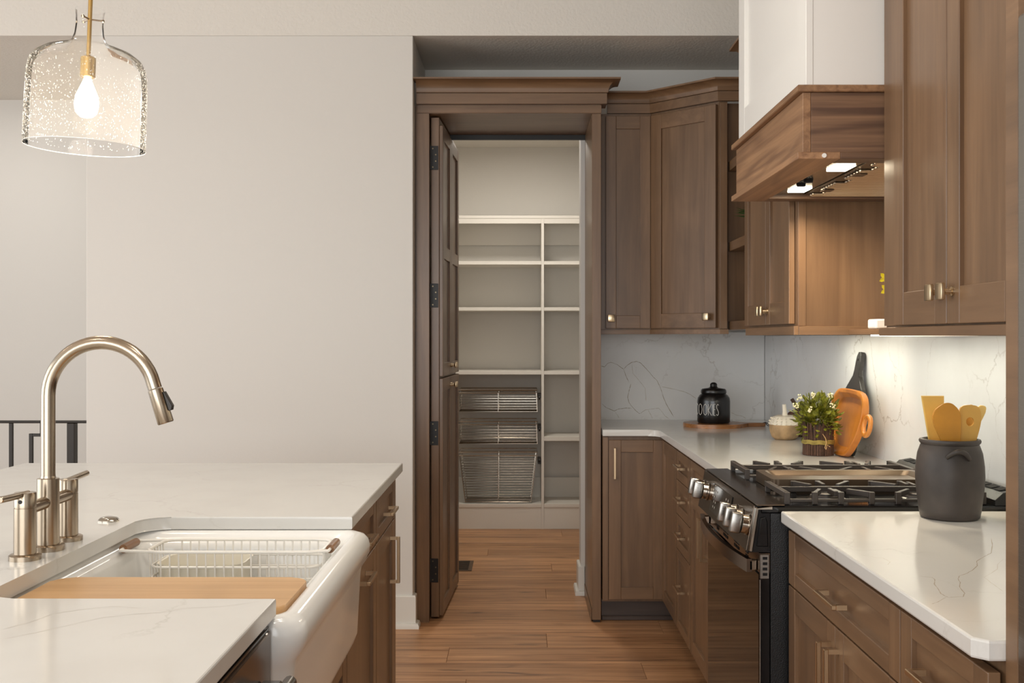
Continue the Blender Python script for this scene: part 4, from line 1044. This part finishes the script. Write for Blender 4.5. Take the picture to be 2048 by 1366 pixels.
# amber tray leaning on the wall, black paddle board behind it
def lean_frame(xb, xt, h, y0):
    a_ = math.atan2(xt - xb, h)
    # local u = Y, v = up along the board, n = towards the room
    return Matrix(((0, math.sin(a_), -math.cos(a_), xb), (1, 0, 0, y0), (0, math.cos(a_), math.sin(a_), CT), (0, 0, 0, 1)))
FB = lean_frame(1.196, 1.262, .385, 4.035)
pb = [(-.105, .02), (-.095, .004), (-.07, 0.0005), (.07, 0.0005), (.095, .004), (.105, .02), (.113, .12), (.112, .20), (.095, .245), (.055, .274), (.030, .290), (.024, .315), (.026, .345), (.024, .368), (.012, .382), (-.012, .382), (-.024, .368), (-.026, .345), (-.024, .315), (-.030, .290), (-.055, .274), (-.095, .245), (-.112, .20), (-.113, .12)]
pdl = thing('paddle_board', (1.19, 4.035, CT), 'black paddle-shaped board leaning on the backsplash behind the amber tray', 'cutting board')
MB(FB).prism(pb, 'Z', -.014, .0035, .003, 2).build('board', M['bboard'], pdl)
MB(FB).cyl((0, .352, .0032), (0, .352, .0046), .005, n=14).build('hang_hole', M['dark'], pdl)
FT = lean_frame(1.168, 1.212, .24, 3.965)
tr = thing('wooden_tray', (1.158, 3.965, CT), 'amber wooden dish with a ring handle leaning behind the plant', 'tray')
to = [(-.095, .006), (-.03, .0005), (.09, .0005), (.16, .05), (.195, .12), (.19, .19), (.15, .232), (.09, .245), (-.085, .245), (-.16, .232), (-.196, .20), (-.204, .155), (-.19, .11), (-.155, .055)]
def smooth_poly(P, it=2):
    for _ in range(it):
        Q = []
        for i in range(len(P)):
            a_, c = P[i], P[(i + 1) % len(P)]
            Q += [(a_[0] * .75 + c[0] * .25, a_[1] * .75 + c[1] * .25), (a_[0] * .25 + c[0] * .75, a_[1] * .25 + c[1] * .75)]
        P = Q
    return P
to = smooth_poly(to); cxm = sum(p[0] for p in to) / len(to); cym = sum(p[1] for p in to) / len(to)
ins_ = lambda k: [(cxm + (p[0] - cxm) * (1 - k * .55), cym + (p[1] - cym) * (1 - k)) for p in to]
MB(FT).loft([[(p[0], p[1], -.012) for p in ins_(.15)], [(p[0], p[1], -.004) for p in to], [(p[0], p[1], .016) for p in to], [(p[0], p[1], .018) for p in ins_(.03)], [(p[0], p[1], .016) for p in ins_(.13)], [(p[0], p[1], -.002) for p in ins_(.26)]], True, True).build('dish', M['amber'], tr, 40)
rc = (-.236, .128, .004)
MB(FT).tube([(rc[0] + .034 * math.cos(2 * PI * k / 28), rc[1] + .033 * math.sin(2 * PI * k / 28), rc[2]) for k in range(28)], .0085, 10, True).build('ring_handle', M['amber'], tr, 60)

# crock with utensils
kx, ky = 1.026, 2.602
ck = thing('utensil_crock', (kx, ky, CT), 'charcoal clay crock holding wooden utensils on the near counter', 'crock')
MB().lathe([(0, .0004), (.062, .0004), (.0675, .004), (.0705, .02), (.0765, .07), (.0785, .10), (.0775, .125), (.0735, .155), (.0675, .172), (.0655, .176), (.0690, .180), (.0702, .184), (.0685, .188), (.0625, .1885), (.0600, .184), (.0600, .165), (.064, .12), (.062, .02), (.05, .012), (0, .012)], (kx, ky, CT), 56).build('pot', M['crock'], ck, 50)
vd = Vector((-kx, -ky, 0)).normalized(); rd = Vector((-vd.y, vd.x, 0)); 
hv = []
for k in range(11):
    t = k / 10; ph = math.radians(-5 + 40 * t) + 0.0
    dv = vd * math.cos(ph) + rd * math.sin(ph); bow = math.sin(PI * t)
    hv.append((kx + dv.x * (.074 + .012 * bow), ky + dv.y * (.074 + .012 * bow), CT + .150 + .018 * bow - .004 * t))
MB().tube(hv, [.005] + [.0058] * 9 + [.005], 10).build('ear_handle', M['crock'], ck, 60)
def utensil(name, head, yoff, bx, mat, label, hole=None, th=.006):
    # head: outline (x,z) world; a handle runs from its foot to the crock floor
    t = thing(name, (kx + bx, ky + yoff, CT + .013), label, 'utensil')
    hd = smooth_poly(head, 2) if name != 'wooden_turner' else head
    y0 = ky + yoff
    if hole:
        cx, cz, hr = hole; n = len(hd)
        ring = [(cx + hr * math.cos(math.atan2(p[1] - cz, p[0] - cx)), cz + hr * 1.1 * math.sin(math.atan2(p[1] - cz, p[0] - cx))) for p in hd]
        MB().loft([[(p[0], y0 - th / 2, p[1]) for p in ring], [(p[0], y0 - th / 2, p[1]) for p in hd], [(p[0], y0 + th / 2, p[1]) for p in hd], [(p[0], y0 + th / 2, p[1]) for p in ring], [(p[0], y0 - th / 2, p[1]) for p in ring]]).build('head', mat, t, 40)
    else:
        MB().prism(hd, 'Y', y0 - th / 2, y0 + th / 2, .0015).build('head', mat, t, 40)
    zb = min(p[1] for p in hd); xb = sum(p[0] for p in hd if p[1] < zb + .012) / max(1, sum(1 for p in hd if p[1] < zb + .012))
    MB().tube([(xb, y0, zb + .004), (kx + bx, y0, CT + .0135)], .0055, 10).build('handle', mat, t)
def uw(pts): return [((x - 1040) * 2.6 / 2180, EYE - (y - 675) * 2.6 / 2180) for x, y in pts]
utensil('wooden_turner', uw([(1852, 793), (1898, 793), (1898, 900), (1890, 915), (1878, 915), (1868, 890)]), .030, -.012, M['bamboo'], 'square-ended bamboo turner at the back left of the crock')
utensil('wooden_spoon', uw([(1868, 812), (1882, 803), (1898, 806), (1911, 824), (1912, 845), (1910, 885), (1906, 915), (1880, 915), (1874, 880), (1856, 845), (1856, 822)]), -.030, -.01, M['bamboo2'], 'broad darker bamboo spoon at the front left of the crock')
utensil('wooden_spoon', uw([(1915, 811), (1934, 808), (1952, 812), (1956, 835), (1952, 858), (1942, 890), (1936, 915), (1920, 915), (1914, 880), (1910, 845), (1911, 825)]), -.020, .012, M['bamboo4'], 'bamboo spoon with a round hole in its head', hole=((1933 - 1040) * 2.6 / 2180, EYE - (842 - 675) * 2.6 / 2180, .0095))
utensil('wooden_spatula', uw([(1958, 811), (1980, 812), (1974, 832), (1950, 872), (1938, 905), (1930, 912), (1926, 905), (1934, 870)]), .014, .004, M['bamboo3'], 'slanted bamboo spatula leaning right out of the crock')
utensil('wooden_spoon', uw([(1938, 809), (1950, 810), (1955, 830), (1948, 860), (1934, 900), (1924, 905), (1922, 890), (1930, 840)]), .003, .0, M['bamboo4'], 'bamboo spoon mostly hidden behind the holed spoon')

# ledge shelf between wall cabinets with a white pot of yellow flowers
lg = thing('wall_ledge', (1.2, 3.07, 1.36), 'slim wooden ledge over the range backsplash between the cabinets', 'shelf')
MB().box(1.052, 1.277, 2.66, 3.487, 1.353, 1.3695, .001).build('board', WD['Y'], lg)
MB().box(1.11, 1.13, 2.69, 3.45, 1.348, 1.3528).build('led_or_added_channel', M['ledm'], lg)  # glowing channel added with the strip that brightens the wall below
wp = thing('flower_pot', (1.10, 3.30, 1.37), 'small white pot with yellow flowers peeking from behind the near cabinet', 'plant')
MB().box(1.064, 1.142, 3.26, 3.338, 1.3702, 1.3995, .005, 2).build('pot', M['lightpot'], wp)
MB().tube([(1.105, 3.3, 1.395), (1.112, 3.295, 1.45), (1.103, 3.29, 1.52)], .002, 6).build('flower_stem', M['leafd'], wp)
MB().tube([(1.11, 3.3, 1.395), (1.12, 3.295, 1.44), (1.115, 3.29, 1.49)], .002, 6).build('flower_stem', M['leafd'], wp)
for c in ((1.1015, 3.288, 1.523), (1.1055, 3.288, 1.488), (1.128, 3.29, 1.535), (1.135, 3.3, 1.50)):
    b = MB()
    for k in range(5):
        a_ = 2 * PI * k / 5 + c[0] * 9; leaf_mesh(b, Vector(c), Vector((math.cos(a_), -.25, math.sin(a_))), .021, .0065, Vector((0, 1, .1)))
    b.build('blossom', M['yellow'], wp, 0)
# little plant on the niche shelf
sp_ = thing('shelf_plant', (1.08, 4.60, 1.784), 'spiky green plant on the middle niche shelf, poking out past the cabinet', 'plant')
MB().lathe([(0, .0005), (.045, .0005), (.055, .08), (.05, .082), (.048, .07), (0, .07)], (1.08, 4.60, 1.784), 24).build('pot', M['lightpot'], sp_, 50)
b = MB(); r5 = random.Random(4)
for k in range(60):
    a_ = r5.uniform(0, 2 * PI); el = r5.uniform(-.1, 1.2); d_ = Vector((math.cos(a_) * math.cos(el), math.sin(a_) * math.cos(el), math.sin(el)))
    L_ = r5.uniform(.06, .11); p = Vector((1.08, 4.60, 1.86)) + d_ * .03
    leaf_mesh(b, p, d_, L_, .005, Vector((0, 0, 1)))
for k in range(16):
    t_ = pxw(r5.uniform(1466, 1488), r5.uniform(412, 436), 4.58); p = Vector((1.0, 4.59, 1.87)) + Vector((0, r5.uniform(-.01, .01), r5.uniform(-.02, .02))); leaf_mesh(b, p, t_ - p, (t_ - p).length, .006, Vector((0, -.3, 1)))
tag(b.build('foliage', M['leafd'], sp_, 0, keep_normals=True), kind='stuff')
